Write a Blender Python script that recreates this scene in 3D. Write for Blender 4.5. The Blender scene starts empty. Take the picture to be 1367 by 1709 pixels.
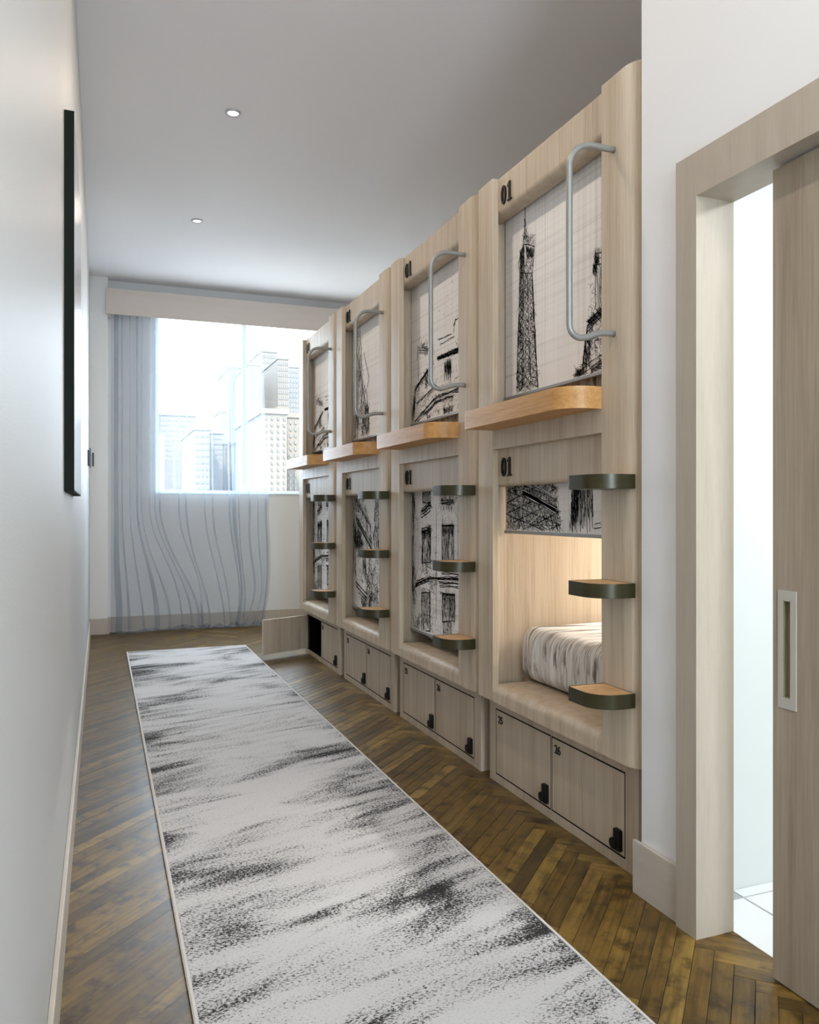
import bpy, bmesh, math, random
from mathutils import Vector, Matrix

random.seed(7)
S = bpy.context.scene
COL = S.collection
# ---------------------------------------------------------------- camera
EYE = 1.2
FPX = 1337.0
YAW = math.atan(515.5 / 1337.0)
CU, CV = 683.5, 853.0
cam_data = bpy.data.cameras.new('camera')
cam_data.sensor_fit = 'HORIZONTAL'
cam_data.sensor_width = 36.0
cam_data.lens = FPX / 1367.0 * 36.0
cam_data.shift_y = -1.5 / 1367.0
cam_data.clip_start = 0.01
cam_data.clip_end = 2000
cam = bpy.data.objects.new('camera', cam_data)
cam.location = (0, 0, EYE)
cam.rotation_euler = (math.pi / 2, 0, -YAW)
COL.objects.link(cam)
S.camera = cam
# ---------------------------------------------------------------- world / exposure
S.view_settings.view_transform = 'Standard'
S.view_settings.look = 'None'
S.view_settings.gamma = 1.0
S.view_settings.use_curve_mapping = False
S.view_settings.exposure = 0.36
W = bpy.data.worlds.new('overcast_sky')
S.world = W
W.use_nodes = True
SKY = W.node_tree.nodes['Background']
SKY.inputs[0].default_value = (0.77, 0.88, 1.0, 1)
SKY.inputs[1].default_value = 14.5
# window light portal (guides sampling only, gives off nothing itself)
pl = bpy.data.lights.new('window_portal', 'AREA')
pl.shape = 'RECTANGLE'; pl.size = 2.0; pl.size_y = 1.95
pl.cycles.is_portal = True
po = bpy.data.objects.new('window_portal', pl)
po.location = (1.5, 8.62, 2.33); po.rotation_euler = (-math.pi / 2, 0, 0)
COL.objects.link(po)
# sun added behind the viewpoint: lights the city fronts and the rear of the room
sl = bpy.data.lights.new('sun', 'SUN'); sl.energy = 27.0; sl.angle = 0.02; sl.color = (1.0, 0.87, 0.70)
so = bpy.data.objects.new('sun', sl); COL.objects.link(so)
so.location = (2, -20, 20)
so.rotation_euler = Vector((0.30, 0.58, -0.76)).to_track_quat('-Z', 'Y').to_euler()
# portal for the added rear window
pl2 = bpy.data.lights.new('fill_window_portal', 'AREA'); pl2.shape = 'RECTANGLE'; pl2.size = 1.4; pl2.size_y = 2.45; pl2.cycles.is_portal = True
po2 = bpy.data.objects.new('fill_window_portal', pl2); po2.location = (0.74, -2.72, 1.825); po2.rotation_euler = (math.pi / 2, 0, 0)
COL.objects.link(po2)
DOWN_W, DOWN_COL = 7.2, (1.0, 0.86, 0.72)
BATH_W = 27.0
POD_W = 23.0
# ---------------------------------------------------------------- layout (metres)
X0 = 1.58        # pod front plane, also the face of the right hand wall
XL = 1.635       # locker fronts
XLEFT = -0.103
YB = 8.475       # back wall
HC = 3.485       # ceiling
PITCH = 1.16
Y1 = 2.079       # near edge of the nearest pod
CS, SN = math.cos(YAW), math.sin(YAW)


def ray(u, v):
    x = (u - CU) / FPX
    return (x * CS + SN, -x * SN + CS, -(v - CV) / FPX)


def project(X, Y, Z):
    xc = X * CS - Y * SN; yc = X * SN + Y * CS
    if yc < 0.05: return None
    return (CU + FPX * xc / yc, CV - FPX * (Z - EYE) / yc, yc)


# ---------------------------------------------------------------- helpers
def mesh_from(name, verts, faces, smooth=False):
    me = bpy.data.meshes.new(name)
    me.from_pydata([tuple(v) for v in verts], [], faces)
    me.update()
    if smooth:
        for p in me.polygons: p.use_smooth = True
    return me


def obj(name, me, mat=None, parent=None, loc=None, rot=None):
    o = bpy.data.objects.new(name, me)
    COL.objects.link(o)
    if mat is not None and me is not None and len(me.materials) == 0:
        me.materials.append(mat)
    if parent is not None: o.parent = parent
    if loc is not None: o.location = loc
    if rot is not None: o.rotation_euler = rot
    return o


def empty(name, loc, rot=None):
    o = bpy.data.objects.new(name, None)
    o.empty_display_size = 0.1
    COL.objects.link(o)
    o.location = loc
    if rot: o.rotation_euler = rot
    return o


def tag(o, label=None, cat=None, group=None, kind=None):
    if label: o['label'] = label
    if cat: o['category'] = cat
    if group: o['group'] = group
    if kind: o['kind'] = kind
    return o


def bm_mesh(bm, name, smooth=False):
    me = bpy.data.meshes.new(name)
    bmesh.ops.recalc_face_normals(bm, faces=bm.faces)
    bm.to_mesh(me); bm.free()
    if smooth:
        for p in me.polygons: p.use_smooth = True
    return me


def add_box(bm, x0, x1, y0, y1, z0, z1):
    vs = [bm.verts.new((x, y, z)) for x in (x0, x1) for y in (y0, y1) for z in (z0, z1)]
    for f in ((0, 1, 3, 2), (4, 6, 7, 5), (0, 4, 5, 1), (2, 3, 7, 6), (0, 2, 6, 4), (1, 5, 7, 3)):
        bm.faces.new([vs[i] for i in f])
    return vs


def boxes(name, lst, bevel=0.0, seg=2):
    bm = bmesh.new()
    for b in lst: add_box(bm, *b)
    if bevel > 0:
        bmesh.ops.bevel(bm, geom=list(bm.edges), offset=bevel, segments=seg, affect='EDGES', profile=0.5)
    return bm_mesh(bm, name)


def prism(name, poly, lo, hi, axis='z', smooth_sides=False):
    """extrude a 2D polygon; axis z: poly in (x,y); axis y: poly in (x,z); axis x: poly in (y,z)"""
    n = len(poly)
    def pt(p, t):
        if axis == 'z': return (p[0], p[1], t)
        if axis == 'y': return (p[0], t, p[1])
        return (t, p[0], p[1])
    vs = [pt(p, lo) for p in poly] + [pt(p, hi) for p in poly]
    fs = [tuple(range(n)), tuple(range(2 * n - 1, n - 1, -1))]
    fs += [(i, (i + 1) % n, n + (i + 1) % n, n + i) for i in range(n)]
    bm = bmesh.new()
    bv = [bm.verts.new(v) for v in vs]
    for f in fs: bm.faces.new([bv[i] for i in f])
    me = bm_mesh(bm, name)
    if smooth_sides:
        for p in me.polygons: p.use_smooth = len(p.vertices) == 4
        mark_sharp(me, 32)
    return me


def mark_sharp(me, deg=35):
    bm = bmesh.new(); bm.from_mesh(me)
    for e in bm.edges:
        if len(e.link_faces) == 2:
            e.smooth = e.calc_face_angle(0) < math.radians(deg)
    for f in bm.faces: f.smooth = True
    bm.to_mesh(me); bm.free()


def arc(cx, cy, rx, ry, a0, a1, n=10):
    return [(cx + rx * math.cos(math.radians(a0 + (a1 - a0) * i / n)),
             cy + ry * math.sin(math.radians(a0 + (a1 - a0) * i / n))) for i in range(n + 1)]


def rrect(x0, x1, y0, y1, r, n=10):
    """rounded rectangle, r = radii at (x0,y0),(x1,y0),(x1,y1),(x0,y1)"""
    out = []
    for (cx, cy, a, rad) in ((x0 + r[0], y0 + r[0], 180, r[0]), (x1 - r[1], y0 + r[1], 270, r[1]),
                             (x1 - r[2], y1 - r[2], 0, r[2]), (x0 + r[3], y1 - r[3], 90, r[3])):
        if rad < 1e-5: out.append((cx, cy))
        else: out += arc(cx, cy, rad, rad, a, a + 90, n)
    return out


def tube(name, pts, r, seg=14):
    pts = [Vector(p) for p in pts]
    rings = []
    prev = None
    for i, p in enumerate(pts):
        t = (pts[min(i + 1, len(pts) - 1)] - pts[max(i - 1, 0)]).normalized()
        if prev is None:
            ref = Vector((0, 1, 0)) if abs(t.y) < 0.9 else Vector((0, 0, 1))
            nrm = t.cross(ref).normalized()
        else:
            nrm = (prev - t * prev.dot(t)).normalized()
        prev = nrm
        bi = t.cross(nrm)
        rings.append([p + r * (math.cos(2 * math.pi * k / seg) * nrm + math.sin(2 * math.pi * k / seg) * bi) for k in range(seg)])
    vs = [v for rg in rings for v in rg]
    fs = []
    for i in range(len(rings) - 1):
        for k in range(seg):
            a = i * seg + k; b = i * seg + (k + 1) % seg
            fs.append((a, b, b + seg, a + seg))
    fs.append(tuple(range(seg - 1, -1, -1)))
    fs.append(tuple(range((len(rings) - 1) * seg, len(rings) * seg)))
    me = mesh_from(name, vs, fs, True)
    return me


def cyl(name, r, z0, z1, seg=32, cx=0, cy=0):
    return prism(name, [(cx + r * math.cos(2 * math.pi * i / seg), cy + r * math.sin(2 * math.pi * i / seg)) for i in range(seg)], z0, z1, 'z', True)


# ---------------------------------------------------------------- materials
class NT:
    def __init__(self, name):
        self.m = bpy.data.materials.new(name); self.m.use_nodes = True
        self.t = self.m.node_tree
        self.b = self.t.nodes['Principled BSDF']

    def n(self, kind, **kw):
        nd = self.t.nodes.new(kind)
        for k, v in kw.items():
            if k.startswith('i_'):
                key = k[2:]
                key = int(key) if key.isdigit() else key.replace('_', ' ')
                nd.inputs[key].default_value = v
            else: setattr(nd, k, v)
        return nd

    def l(self, a, ao, b, bi):
        self.t.links.new(a.outputs[ao], b.inputs[bi]); return b

    def ramp(self, stops, interp='LINEAR'):
        nd = self.t.nodes.new('ShaderNodeValToRGB')
        cr = nd.color_ramp; cr.interpolation = interp
        while len(cr.elements) > 1: cr.elements.remove(cr.elements[-1])
        cr.elements[0].position = stops[0][0]; cr.elements[0].color = (*stops[0][1], 1)
        for p, c in stops[1:]:
            e = cr.elements.new(p); e.color = (*c, 1)
        return nd


def plain(name, col, rough=0.5, metal=0.0, noise=0.0, nscale=40, bump=0.0, emis=None, estr=0, spec=0.5):
    k = NT(name)
    k.b.inputs['Base Color'].default_value = (*col, 1)
    k.b.inputs['Roughness'].default_value = rough
    k.b.inputs['Metallic'].default_value = metal
    k.b.inputs['Specular IOR Level'].default_value = spec
    if emis:
        k.b.inputs['Emission Color'].default_value = (*emis, 1)
        k.b.inputs['Emission Strength'].default_value = estr
    if noise or bump:
        tc = k.n('ShaderNodeTexCoord')
        nz = k.n('ShaderNodeTexNoise', i_Scale=nscale, i_Detail=4.0)
        k.l(tc, 'Object', nz, 'Vector')
        if noise:
            rp = k.ramp([(0.3, tuple(c * (1 - noise) for c in col)), (0.7, tuple(min(1, c * (1 + noise)) for c in col))])
            k.l(nz, 'Fac', rp, 0); k.l(rp, 0, k.b, 'Base Color')
        if bump:
            bp = k.n('ShaderNodeBump', i_Strength=bump, i_Distance=0.002)
            k.l(nz, 'Fac', bp, 'Height'); k.l(bp, 'Normal', k.b, 'Normal')
    return k.m


def wood(name, c_dark, c_mid, c_light, stretch, rough=0.5, bump=0.15, fine=1.0, rnd=0.0, per_obj=True, spec=0.4):
    """stretch: mapping scale (x,y,z); small along the grain"""
    k = NT(name)
    tc = k.n('ShaderNodeTexCoord'); oi = k.n('ShaderNodeObjectInfo')
    mp = k.n('ShaderNodeMapping'); mp.inputs['Scale'].default_value = stretch
    k.l(tc, 'Object', mp, 'Vector')
    off = k.n('ShaderNodeMath', operation='MULTIPLY'); off.inputs[1].default_value = 37.0 if per_obj else 0.0
    k.l(oi, 'Random', off, 0)
    n1 = k.n('ShaderNodeTexNoise', noise_dimensions='4D', i_Scale=1.0, i_Detail=3.0, i_Roughness=0.55)
    n2 = k.n('ShaderNodeTexNoise', noise_dimensions='4D', i_Scale=6.0 * fine, i_Detail=6.0, i_Roughness=0.7)
    for nn in (n1, n2):
        k.l(mp, 'Vector', nn, 'Vector'); k.l(off, 0, nn, 'W')
    mx = k.n('ShaderNodeMix', data_type='FLOAT'); mx.inputs[0].default_value = 0.5
    k.t.links.new(n1.outputs['Fac'], mx.inputs[2]); k.t.links.new(n2.outputs['Fac'], mx.inputs[3])
    rp = k.ramp([(0.32, c_dark), (0.5, c_mid), (0.68, c_light)])
    k.t.links.new(mx.outputs[0], rp.inputs[0])
    out = rp
    if rnd:
        hv = k.n('ShaderNodeHueSaturation')
        mr = k.n('ShaderNodeMapRange'); mr.inputs['To Min'].default_value = 1 - rnd; mr.inputs['To Max'].default_value = 1 + rnd
        k.l(oi, 'Random', mr, 0); k.l(mr, 0, hv, 'Value'); k.l(rp, 0, hv, 'Color')
        out = hv
    k.l(out, 0, k.b, 'Base Color')
    k.b.inputs['Roughness'].default_value = rough
    k.b.inputs['Specular IOR Level'].default_value = spec
    bp = k.n('ShaderNodeBump', i_Strength=bump, i_Distance=0.001)
    k.l(n2, 'Fac', bp, 'Height'); k.l(bp, 'Normal', k.b, 'Normal')
    return k.m


M = {}
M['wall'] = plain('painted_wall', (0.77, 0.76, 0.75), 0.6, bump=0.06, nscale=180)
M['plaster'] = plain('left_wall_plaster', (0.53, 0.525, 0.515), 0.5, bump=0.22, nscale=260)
M['ceiling'] = plain('ceiling_paint', (0.925, 0.905, 0.915), 0.7)
M['bath'] = plain('bathroom_paint', (0.86, 0.9, 0.9), 0.5)
M['tile'] = plain('white_floor_tile', (0.86, 0.88, 0.88), 0.25)
M['grout'] = plain('grey_grout', (0.45, 0.47, 0.48), 0.8)
M['trim'] = wood('greige_trim_wood', (0.38, 0.32, 0.25), (0.42, 0.355, 0.28), (0.45, 0.385, 0.31), (30, 30, 2.2), 0.5, 0.1)
M['base'] = wood('greige_baseboard_wood', (0.46, 0.40, 0.335), (0.50, 0.44, 0.37), (0.53, 0.47, 0.40), (30, 2.2, 30), 0.5, 0.1)
M['pelmet'] = wood('pale_pelmet_board', (0.60, 0.52, 0.47), (0.62, 0.54, 0.49), (0.64, 0.56, 0.51), (1.5, 20, 20), 0.6, 0.05)
M['ash'] = wood('pale_ash_veneer', (0.34, 0.248, 0.158), (0.505, 0.405, 0.293), (0.61, 0.515, 0.40), (20, 20, 0.55), 0.5, 0.12, 1.3)
M['ash_door'] = wood('pale_ash_locker_veneer', (0.34, 0.255, 0.17), (0.48, 0.39, 0.29), (0.58, 0.49, 0.385), (22, 22, 0.7), 0.5, 0.12)
M['door'] = wood('sliding_door_oak', (0.22, 0.16, 0.11), (0.33, 0.26, 0.19), (0.42, 0.345, 0.265), (24, 24, 0.6), 0.5, 0.2)
M['oak'] = wood('golden_oak', (0.36, 0.16, 0.04), (0.52, 0.27, 0.09), (0.64, 0.38, 0.16), (26, 1.6, 26), 0.42, 0.2)
M['cork'] = wood('cork_tread', (0.42, 0.22, 0.09), (0.52, 0.30, 0.13), (0.60, 0.37, 0.18), (40, 40, 40), 0.7, 0.2)
M['olive'] = plain('olive_metal', (0.037, 0.031, 0.010), 0.32, 0.25)
M['steel'] = plain('satin_steel', (0.30, 0.30, 0.28), 0.42, 0.4)
M['alu'] = plain('grey_bar', (0.36, 0.36, 0.36), 0.4, 0.4)
M['black'] = plain('black_plastic', (0.006, 0.006, 0.006), 0.5, spec=0.2)
M['void'] = plain('black_lining', (0.006, 0.006, 0.006), 0.9, spec=0.1)
M['ink'] = plain('drawing_ink', (0.022, 0.022, 0.024), 0.9, spec=0.1)
M['chalk'] = plain('drawing_blank_line', (0.74, 0.72, 0.70), 0.9, spec=0.1)
M['frame_black'] = plain('black_frame', (0.006, 0.008, 0.005), 0.7, spec=0.15)
M['mirror'] = plain('pale_glossy_panel', (0.62, 0.60, 0.62), 0.18)
M['switch'] = plain('anthracite_plastic', (0.03, 0.035, 0.038), 0.4)
M['pull'] = plain('brushed_nickel_pull', (0.52, 0.49, 0.42), 0.45, 0.25)
M['pull_dark'] = plain('pull_cup', (0.34, 0.31, 0.19), 0.5, 0.2)
M['white_frame'] = plain('white_window_frame', (0.72, 0.84, 0.86), 0.4)
M['lamp'] = plain('lit_lens', (1, 1, 1), 0.5, emis=(1, 0.98, 0.95), estr=5)
M['ring'] = plain('lamp_ring', (0.5, 0.5, 0.5), 0.4, 0.2)
M['led'] = plain('lit_led_strip', (1, 1, 1), 0.5, emis=(1, 0.86, 0.62), estr=6)


def m_blind():
    k = NT('printed_blind_fabric')
    tc = k.n('ShaderNodeTexCoord'); oi = k.n('ShaderNodeObjectInfo')
    w = k.n('ShaderNodeMath', operation='MULTIPLY'); w.inputs[1].default_value = 21.0; k.l(oi, 'Random', w, 0)
    cur = None
    for sc in ((1, 0.5, 85), (1, 120, 0.4)):
        mp = k.n('ShaderNodeMapping'); mp.inputs['Scale'].default_value = sc
        k.l(tc, 'Object', mp, 'Vector')
        nz = k.n('ShaderNodeTexNoise', noise_dimensions='4D', i_Scale=1.0, i_Detail=2.0)
        k.l(mp, 'Vector', nz, 'Vector'); k.l(w, 0, nz, 'W')
        rp = k.ramp([(0.46, (1, 1, 1)), (0.58, (0.965, 0.96, 0.955)), (0.70, (0.82, 0.81, 0.80))])
        k.l(nz, 'Fac', rp, 0)
        if cur is None: cur = rp
        else:
            mm = k.n('ShaderNodeMix', data_type='RGBA', blend_type='MULTIPLY'); mm.inputs[0].default_value = 1
            k.t.links.new(cur.outputs[0], mm.inputs[6]); k.t.links.new(rp.outputs[0], mm.inputs[7]); cur = mm
    tint = k.n('ShaderNodeMix', data_type='RGBA', blend_type='MULTIPLY'); tint.inputs[0].default_value = 1
    k.t.links.new(cur.outputs[2], tint.inputs[6]); tint.inputs[7].default_value = (0.88, 0.85, 0.82, 1)
    k.t.links.new(tint.outputs[2], k.b.inputs['Base Color'])
    k.b.inputs['Roughness'].default_value = 0.85
    k.b.inputs['Specular IOR Level'].default_value = 0.1
    return k.m


def m_rug():
    k = NT('streaked_rug_pile')
    tc = k.n('ShaderNodeTexCoord')
    # big streaks
    r0 = k.n('ShaderNodeMapping'); r0.inputs['Rotation'].default_value = (0, 0, math.radians(-17))
    k.l(tc, 'Object', r0, 'Vector')
    rot = k.n('ShaderNodeMapping'); rot.inputs['Scale'].default_value = (1.2, 3.4, 1)
    k.l(r0, 'Vector', rot, 'Vector')
    big = k.n('ShaderNodeTexNoise', i_Scale=1.0, i_Detail=6.0, i_Roughness=0.62, i_Distortion=0.9)
    k.l(rot, 'Vector', big, 'Vector')
    str_ = k.n('ShaderNodeMapping'); str_.inputs['Scale'].default_value = (2.2, 17, 1)
    k.l(r0, 'Vector', str_, 'Vector')
    st = k.n('ShaderNodeTexNoise', i_Scale=1.0, i_Detail=3.0, i_Distortion=0.3)
    k.l(str_, 'Vector', st, 'Vector')
    # more dark towards the two long sides
    sp = k.n('ShaderNodeSeparateXYZ'); k.l(tc, 'Object', sp, 0)
    ab = k.n('ShaderNodeMath', operation='ABSOLUTE'); k.l(sp, 0, ab, 0)
    ed = k.n('ShaderNodeMapRange'); ed.inputs['From Min'].default_value = 0.05; ed.inputs['From Max'].default_value = 0.5
    ed.inputs['To Min'].default_value = -0.055; ed.inputs['To Max'].default_value = 0.05
    k.l(ab, 0, ed, 0)
    s1 = k.n('ShaderNodeMath', operation='MULTIPLY_ADD'); s1.inputs[1].default_value = 0.36
    k.l(st, 'Fac', s1, 0); k.l(big, 'Fac', s1, 2)
    s2 = k.n('ShaderNodeMath', operation='ADD'); k.l(s1, 0, s2, 0); k.l(ed, 0, s2, 1)
    dens = k.n('ShaderNodeMapRange'); dens.inputs['From Min'].default_value = 0.57; dens.inputs['From Max'].default_value = 0.90
    dens.inputs['To Min'].default_value = 0.27; dens.inputs['To Max'].default_value = 0.63
    k.l(s2, 0, dens, 0)
    sm = k.n('ShaderNodeMapping'); sm.inputs['Scale'].default_value = (105, 165, 1)
    k.l(tc, 'Object', sm, 'Vector')
    spk = k.n('ShaderNodeTexNoise', i_Scale=1.0, i_Detail=3.0, i_Roughness=0.7)
    k.l(sm, 'Vector', spk, 'Vector')
    df = k.n('ShaderNodeMath', operation='SUBTRACT'); k.l(spk, 'Fac', df, 0); k.l(dens, 0, df, 1)
    rp = k.ramp([(0.0, (0.02, 0.019, 0.02)), (0.46, (0.035, 0.033, 0.033)), (0.515, (0.22, 0.21, 0.205)), (0.575, (0.52, 0.50, 0.49)), (0.70, (0.60, 0.58, 0.57))])
    ad = k.n('ShaderNodeMath', operation='ADD'); ad.inputs[1].default_value = 0.5
    k.l(df, 0, ad, 0); k.l(ad, 0, rp, 0)
    k.l(rp, 0, k.b, 'Base Color')
    k.b.inputs['Roughness'].default_value = 0.95
    k.b.inputs['Specular IOR Level'].default_value = 0.1
    bp = k.n('ShaderNodeBump', i_Strength=0.35, i_Distance=0.003)
    wv = k.n('ShaderNodeTexWave', i_Scale=55.0, i_Distortion=1.0); wv.bands_direction = 'Y'
    k.l(tc, 'Object', wv, 'Vector')
    k.l(wv, 'Fac', bp, 'Height'); k.l(bp, 'Normal', k.b, 'Normal')
    return k.m


def m_plank():
    k = NT('worn_parquet_oak')
    tc = k.n('ShaderNodeAttribute', attribute_name='plank_co'); tc.outputs['Vector'].name = 'Object'
    oi0 = k.n('ShaderNodeObjectInfo'); geo = k.n('ShaderNodeNewGeometry')
    sm = k.n('ShaderNodeMath', operation='ADD'); k.l(oi0, 'Random', sm, 0); k.l(geo, 'Random Per Island', sm, 1)
    oi = k.n('ShaderNodeMath', operation='FRACT'); k.l(sm, 0, oi, 0); oi.outputs[0].name = 'Random'
    off = k.n('ShaderNodeMath', operation='MULTIPLY'); off.inputs[1].default_value = 91.0
    k.l(oi, 'Random', off, 0)
    base = k.ramp([(0.0, (0.0670, 0.0389, 0.0086)), (0.2, (0.1350, 0.0756, 0.0140)), (0.4, (0.0972, 0.0540, 0.0108)), (0.6, (0.1782, 0.1037, 0.0205)), (0.78, (0.1134, 0.0626, 0.0119)), (0.92, (0.2430, 0.1512, 0.0346)), (1.0, (0.0864, 0.0497, 0.0130))])
    k.l(oi, 'Random', base, 0)
    mp = k.n('ShaderNodeMapping'); mp.inputs['Scale'].default_value = (3.5, 60, 10)
    k.l(tc, 'Object', mp, 'Vector')
    g = k.n('ShaderNodeTexNoise', noise_dimensions='4D', i_Scale=1.0, i_Detail=6.0, i_Roughness=0.7)
    k.l(mp, 'Vector', g, 'Vector'); k.l(off, 0, g, 'W')
    gr = k.ramp([(0.3, (0.40, 0.37, 0.35)), (0.52, (1, 1, 1)), (0.72, (1.5, 1.5, 1.45))]); k.l(g, 'Fac', gr, 0)
    m1 = k.n('ShaderNodeMix', data_type='RGBA', blend_type='MULTIPLY'); m1.inputs[0].default_value = 1
    k.t.links.new(base.outputs[0], m1.inputs[6]); k.t.links.new(gr.outputs[0], m1.inputs[7])
    # worn dark blotches and pale dust
    bl = k.n('ShaderNodeTexNoise', noise_dimensions='4D', i_Scale=14.0, i_Detail=5.0, i_Roughness=0.65)
    k.l(tc, 'Object', bl, 'Vector'); k.l(off, 0, bl, 'W')
    br = k.ramp([(0.36, (0.30, 0.27, 0.25)), (0.50, (1, 1, 1)), (0.68, (1.25, 1.22, 1.15))]); k.l(bl, 'Fac', br, 0)
    m2 = k.n('ShaderNodeMix', data_type='RGBA', blend_type='MULTIPLY'); m2.inputs[0].default_value = 0.95
    k.t.links.new(m1.outputs[2], m2.inputs[6]); k.t.links.new(br.outputs[0], m2.inputs[7])
    ds = k.n('ShaderNodeTexNoise', noise_dimensions='4D', i_Scale=34.0, i_Detail=6.0, i_Roughness=0.8)
    k.l(tc, 'Object', ds, 'Vector'); k.l(off, 0, ds, 'W')
    dr = k.ramp([(0.66, (0, 0, 0)), (0.8, (0.5, 0.5, 0.5))]); k.l(ds, 'Fac', dr, 0)
    m3 = k.n('ShaderNodeMix', data_type='RGBA'); k.t.links.new(dr.outputs[0], m3.inputs[0])
    k.t.links.new(m2.outputs[2], m3.inputs[6]); m3.inputs[7].default_value = (0.34, 0.28, 0.20, 1)
    k.t.links.new(m3.outputs[2], k.b.inputs['Base Color'])
    rr = k.n('ShaderNodeMapRange'); k.b.inputs['Specular IOR Level'].default_value = 0.38
    rr.inputs['To Min'].default_value = 0.26; rr.inputs['To Max'].default_value = 0.52
    k.l(bl, 'Fac', rr, 0); k.l(rr, 0, k.b, 'Roughness')
    bp = k.n('ShaderNodeBump', i_Strength=0.28, i_Distance=0.0012)
    k.l(g, 'Fac', bp, 'Height'); k.l(bp, 'Normal', k.b, 'Normal')
    return k.m


def m_sheer():
    k = NT('sheer_curtain_voile')
    k.t.nodes.remove(k.b)
    out = [n for n in k.t.nodes if n.type == 'OUTPUT_MATERIAL'][0]
    tr = k.n('ShaderNodeBsdfTransparent'); tr.inputs[0].default_value = (0.97, 0.985, 1.0, 1)
    tl = k.n('ShaderNodeBsdfTranslucent'); tl.inputs[0].default_value = (0.52, 0.57, 0.63, 1)
    df = k.n('ShaderNodeBsdfDiffuse'); df.inputs[0].default_value = (0.36, 0.39, 0.45, 1)
    a = k.n('ShaderNodeMixShader'); a.inputs[0].default_value = 0.68
    k.t.links.new(tl.outputs[0], a.inputs[1]); k.t.links.new(df.outputs[0], a.inputs[2])
    b = k.n('ShaderNodeMixShader'); b.inputs[0].default_value = 0.23
    k.t.links.new(tr.outputs[0], b.inputs[1]); k.t.links.new(a.outputs[0], b.inputs[2])
    k.t.links.new(b.outputs[0], out.inputs[0])
    return k.m


def m_glass():
    k = NT('window_glass')
    k.t.nodes.remove(k.b)
    out = [n for n in k.t.nodes if n.type == 'OUTPUT_MATERIAL'][0]
    tr = k.n('ShaderNodeBsdfTransparent'); tr.inputs[0].default_value = (0.98, 1.0, 1.0, 1)
    gl = k.n('ShaderNodeBsdfGlossy'); gl.inputs['Roughness'].default_value = 0.02
    b = k.n('ShaderNodeMixShader'); b.inputs[0].default_value = 0.05
    k.t.links.new(tr.outputs[0], b.inputs[1]); k.t.links.new(gl.outputs[0], b.inputs[2])
    k.t.links.new(b.outputs[0], out.inputs[0])
    return k.m


def m_sheet():
    k = NT('crumpled_sheet_cotton')
    tc = k.n('ShaderNodeTexCoord')
    mp = k.n('ShaderNodeMapping'); mp.inputs['Scale'].default_value = (1.2, 34, 3.0)
    k.l(tc, 'Object', mp, 'Vector')
    nz = k.n('ShaderNodeTexNoise', i_Scale=1.6, i_Detail=5.0, i_Roughness=0.65, i_Distortion=0.6)
    k.l(mp, 'Vector', nz, 'Vector')
    rp = k.ramp([(0.38, (0.17, 0.15, 0.13)), (0.45, (0.50, 0.47, 0.43)), (0.52, (0.66, 0.63, 0.585)), (0.6, (0.70, 0.67, 0.63))])  # dark stops paint wrinkle shading into the sheet colour
    k.l(nz, 'Fac', rp, 0); k.l(rp, 0, k.b, 'Base Color')
    k.b.inputs['Roughness'].default_value = 0.9
    k.b.inputs['Specular IOR Level'].default_value = 0.1
    return k.m


M['blind'] = m_blind(); M['rug'] = m_rug(); M['plank'] = m_plank()
M['sheer'] = m_sheer(); M['glass'] = m_glass(); M['sheet'] = m_sheet()
M['rug_edge'] = plain('rug_binding', (0.62, 0.58, 0.54), 0.9, noise=0.1, nscale=200)
M['subfloor'] = plain('dark_joint', (0.035, 0.026, 0.016), 0.8)

# ================================================================= STRUCTURE
def struct(name, me, mat, label=None, parent=None):
    o = obj(name, me, mat, parent)
    if parent is None: o['kind'] = 'structure'
    if label: o['label'] = label
    return o


XR = 3.75
YR = -2.6
# floor slab (dark joints show between the parquet blocks)
floor = struct('floor', boxes('floor', [(XLEFT - 0.1, 1.686, YR, YB, -0.10, -0.009), (1.686, XR, 2.07, YB, -0.10, -0.009)]), M['subfloor'],
               'worn brown herringbone parquet floor')
struct('ceiling', boxes('ceiling', [(XLEFT - 0.1, XR, YR, YB + 0.15, HC, HC + 0.1)]), M['ceiling'], 'plain pale grey ceiling with recessed lamps')
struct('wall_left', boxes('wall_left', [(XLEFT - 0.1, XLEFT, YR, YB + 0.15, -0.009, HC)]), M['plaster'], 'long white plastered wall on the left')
RX, RZ = (0.04, 1.44), (0.6, 3.05)  # opening for the added rear window
struct('wall_rear', boxes('wall_rear', [(XLEFT, RX[0], YR - 0.1, YR, -0.009, HC), (RX[1], XR, YR - 0.1, YR, -0.009, HC), (RX[0], RX[1], YR - 0.1, YR, -0.009, RZ[0]), (RX[0], RX[1], YR - 0.1, YR, RZ[1], HC)]), M['wall'], 'white wall behind the viewpoint')
# window wall with opening
WX0, WX1, WZ0, WZ1 = 0.52, 2.46, 1.385, 3.24
struct('wall_back', boxes('wall_back', [
    (XLEFT, WX0, YB, YB + 0.15, -0.009, HC), (WX1, XR, YB, YB + 0.15, -0.009, HC),
    (WX0, WX1, YB, YB + 0.15, -0.009, WZ0), (WX0, WX1, YB, YB + 0.15, WZ1, HC)]), M['wall'], 'white end wall around the window')
struct('pillar_left', boxes('pillar_left', [(XLEFT, 0.066, 8.36, YB, -0.009, HC)], 0.002), M['wall'], 'shallow white pier in the corner beside the curtain')
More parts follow.
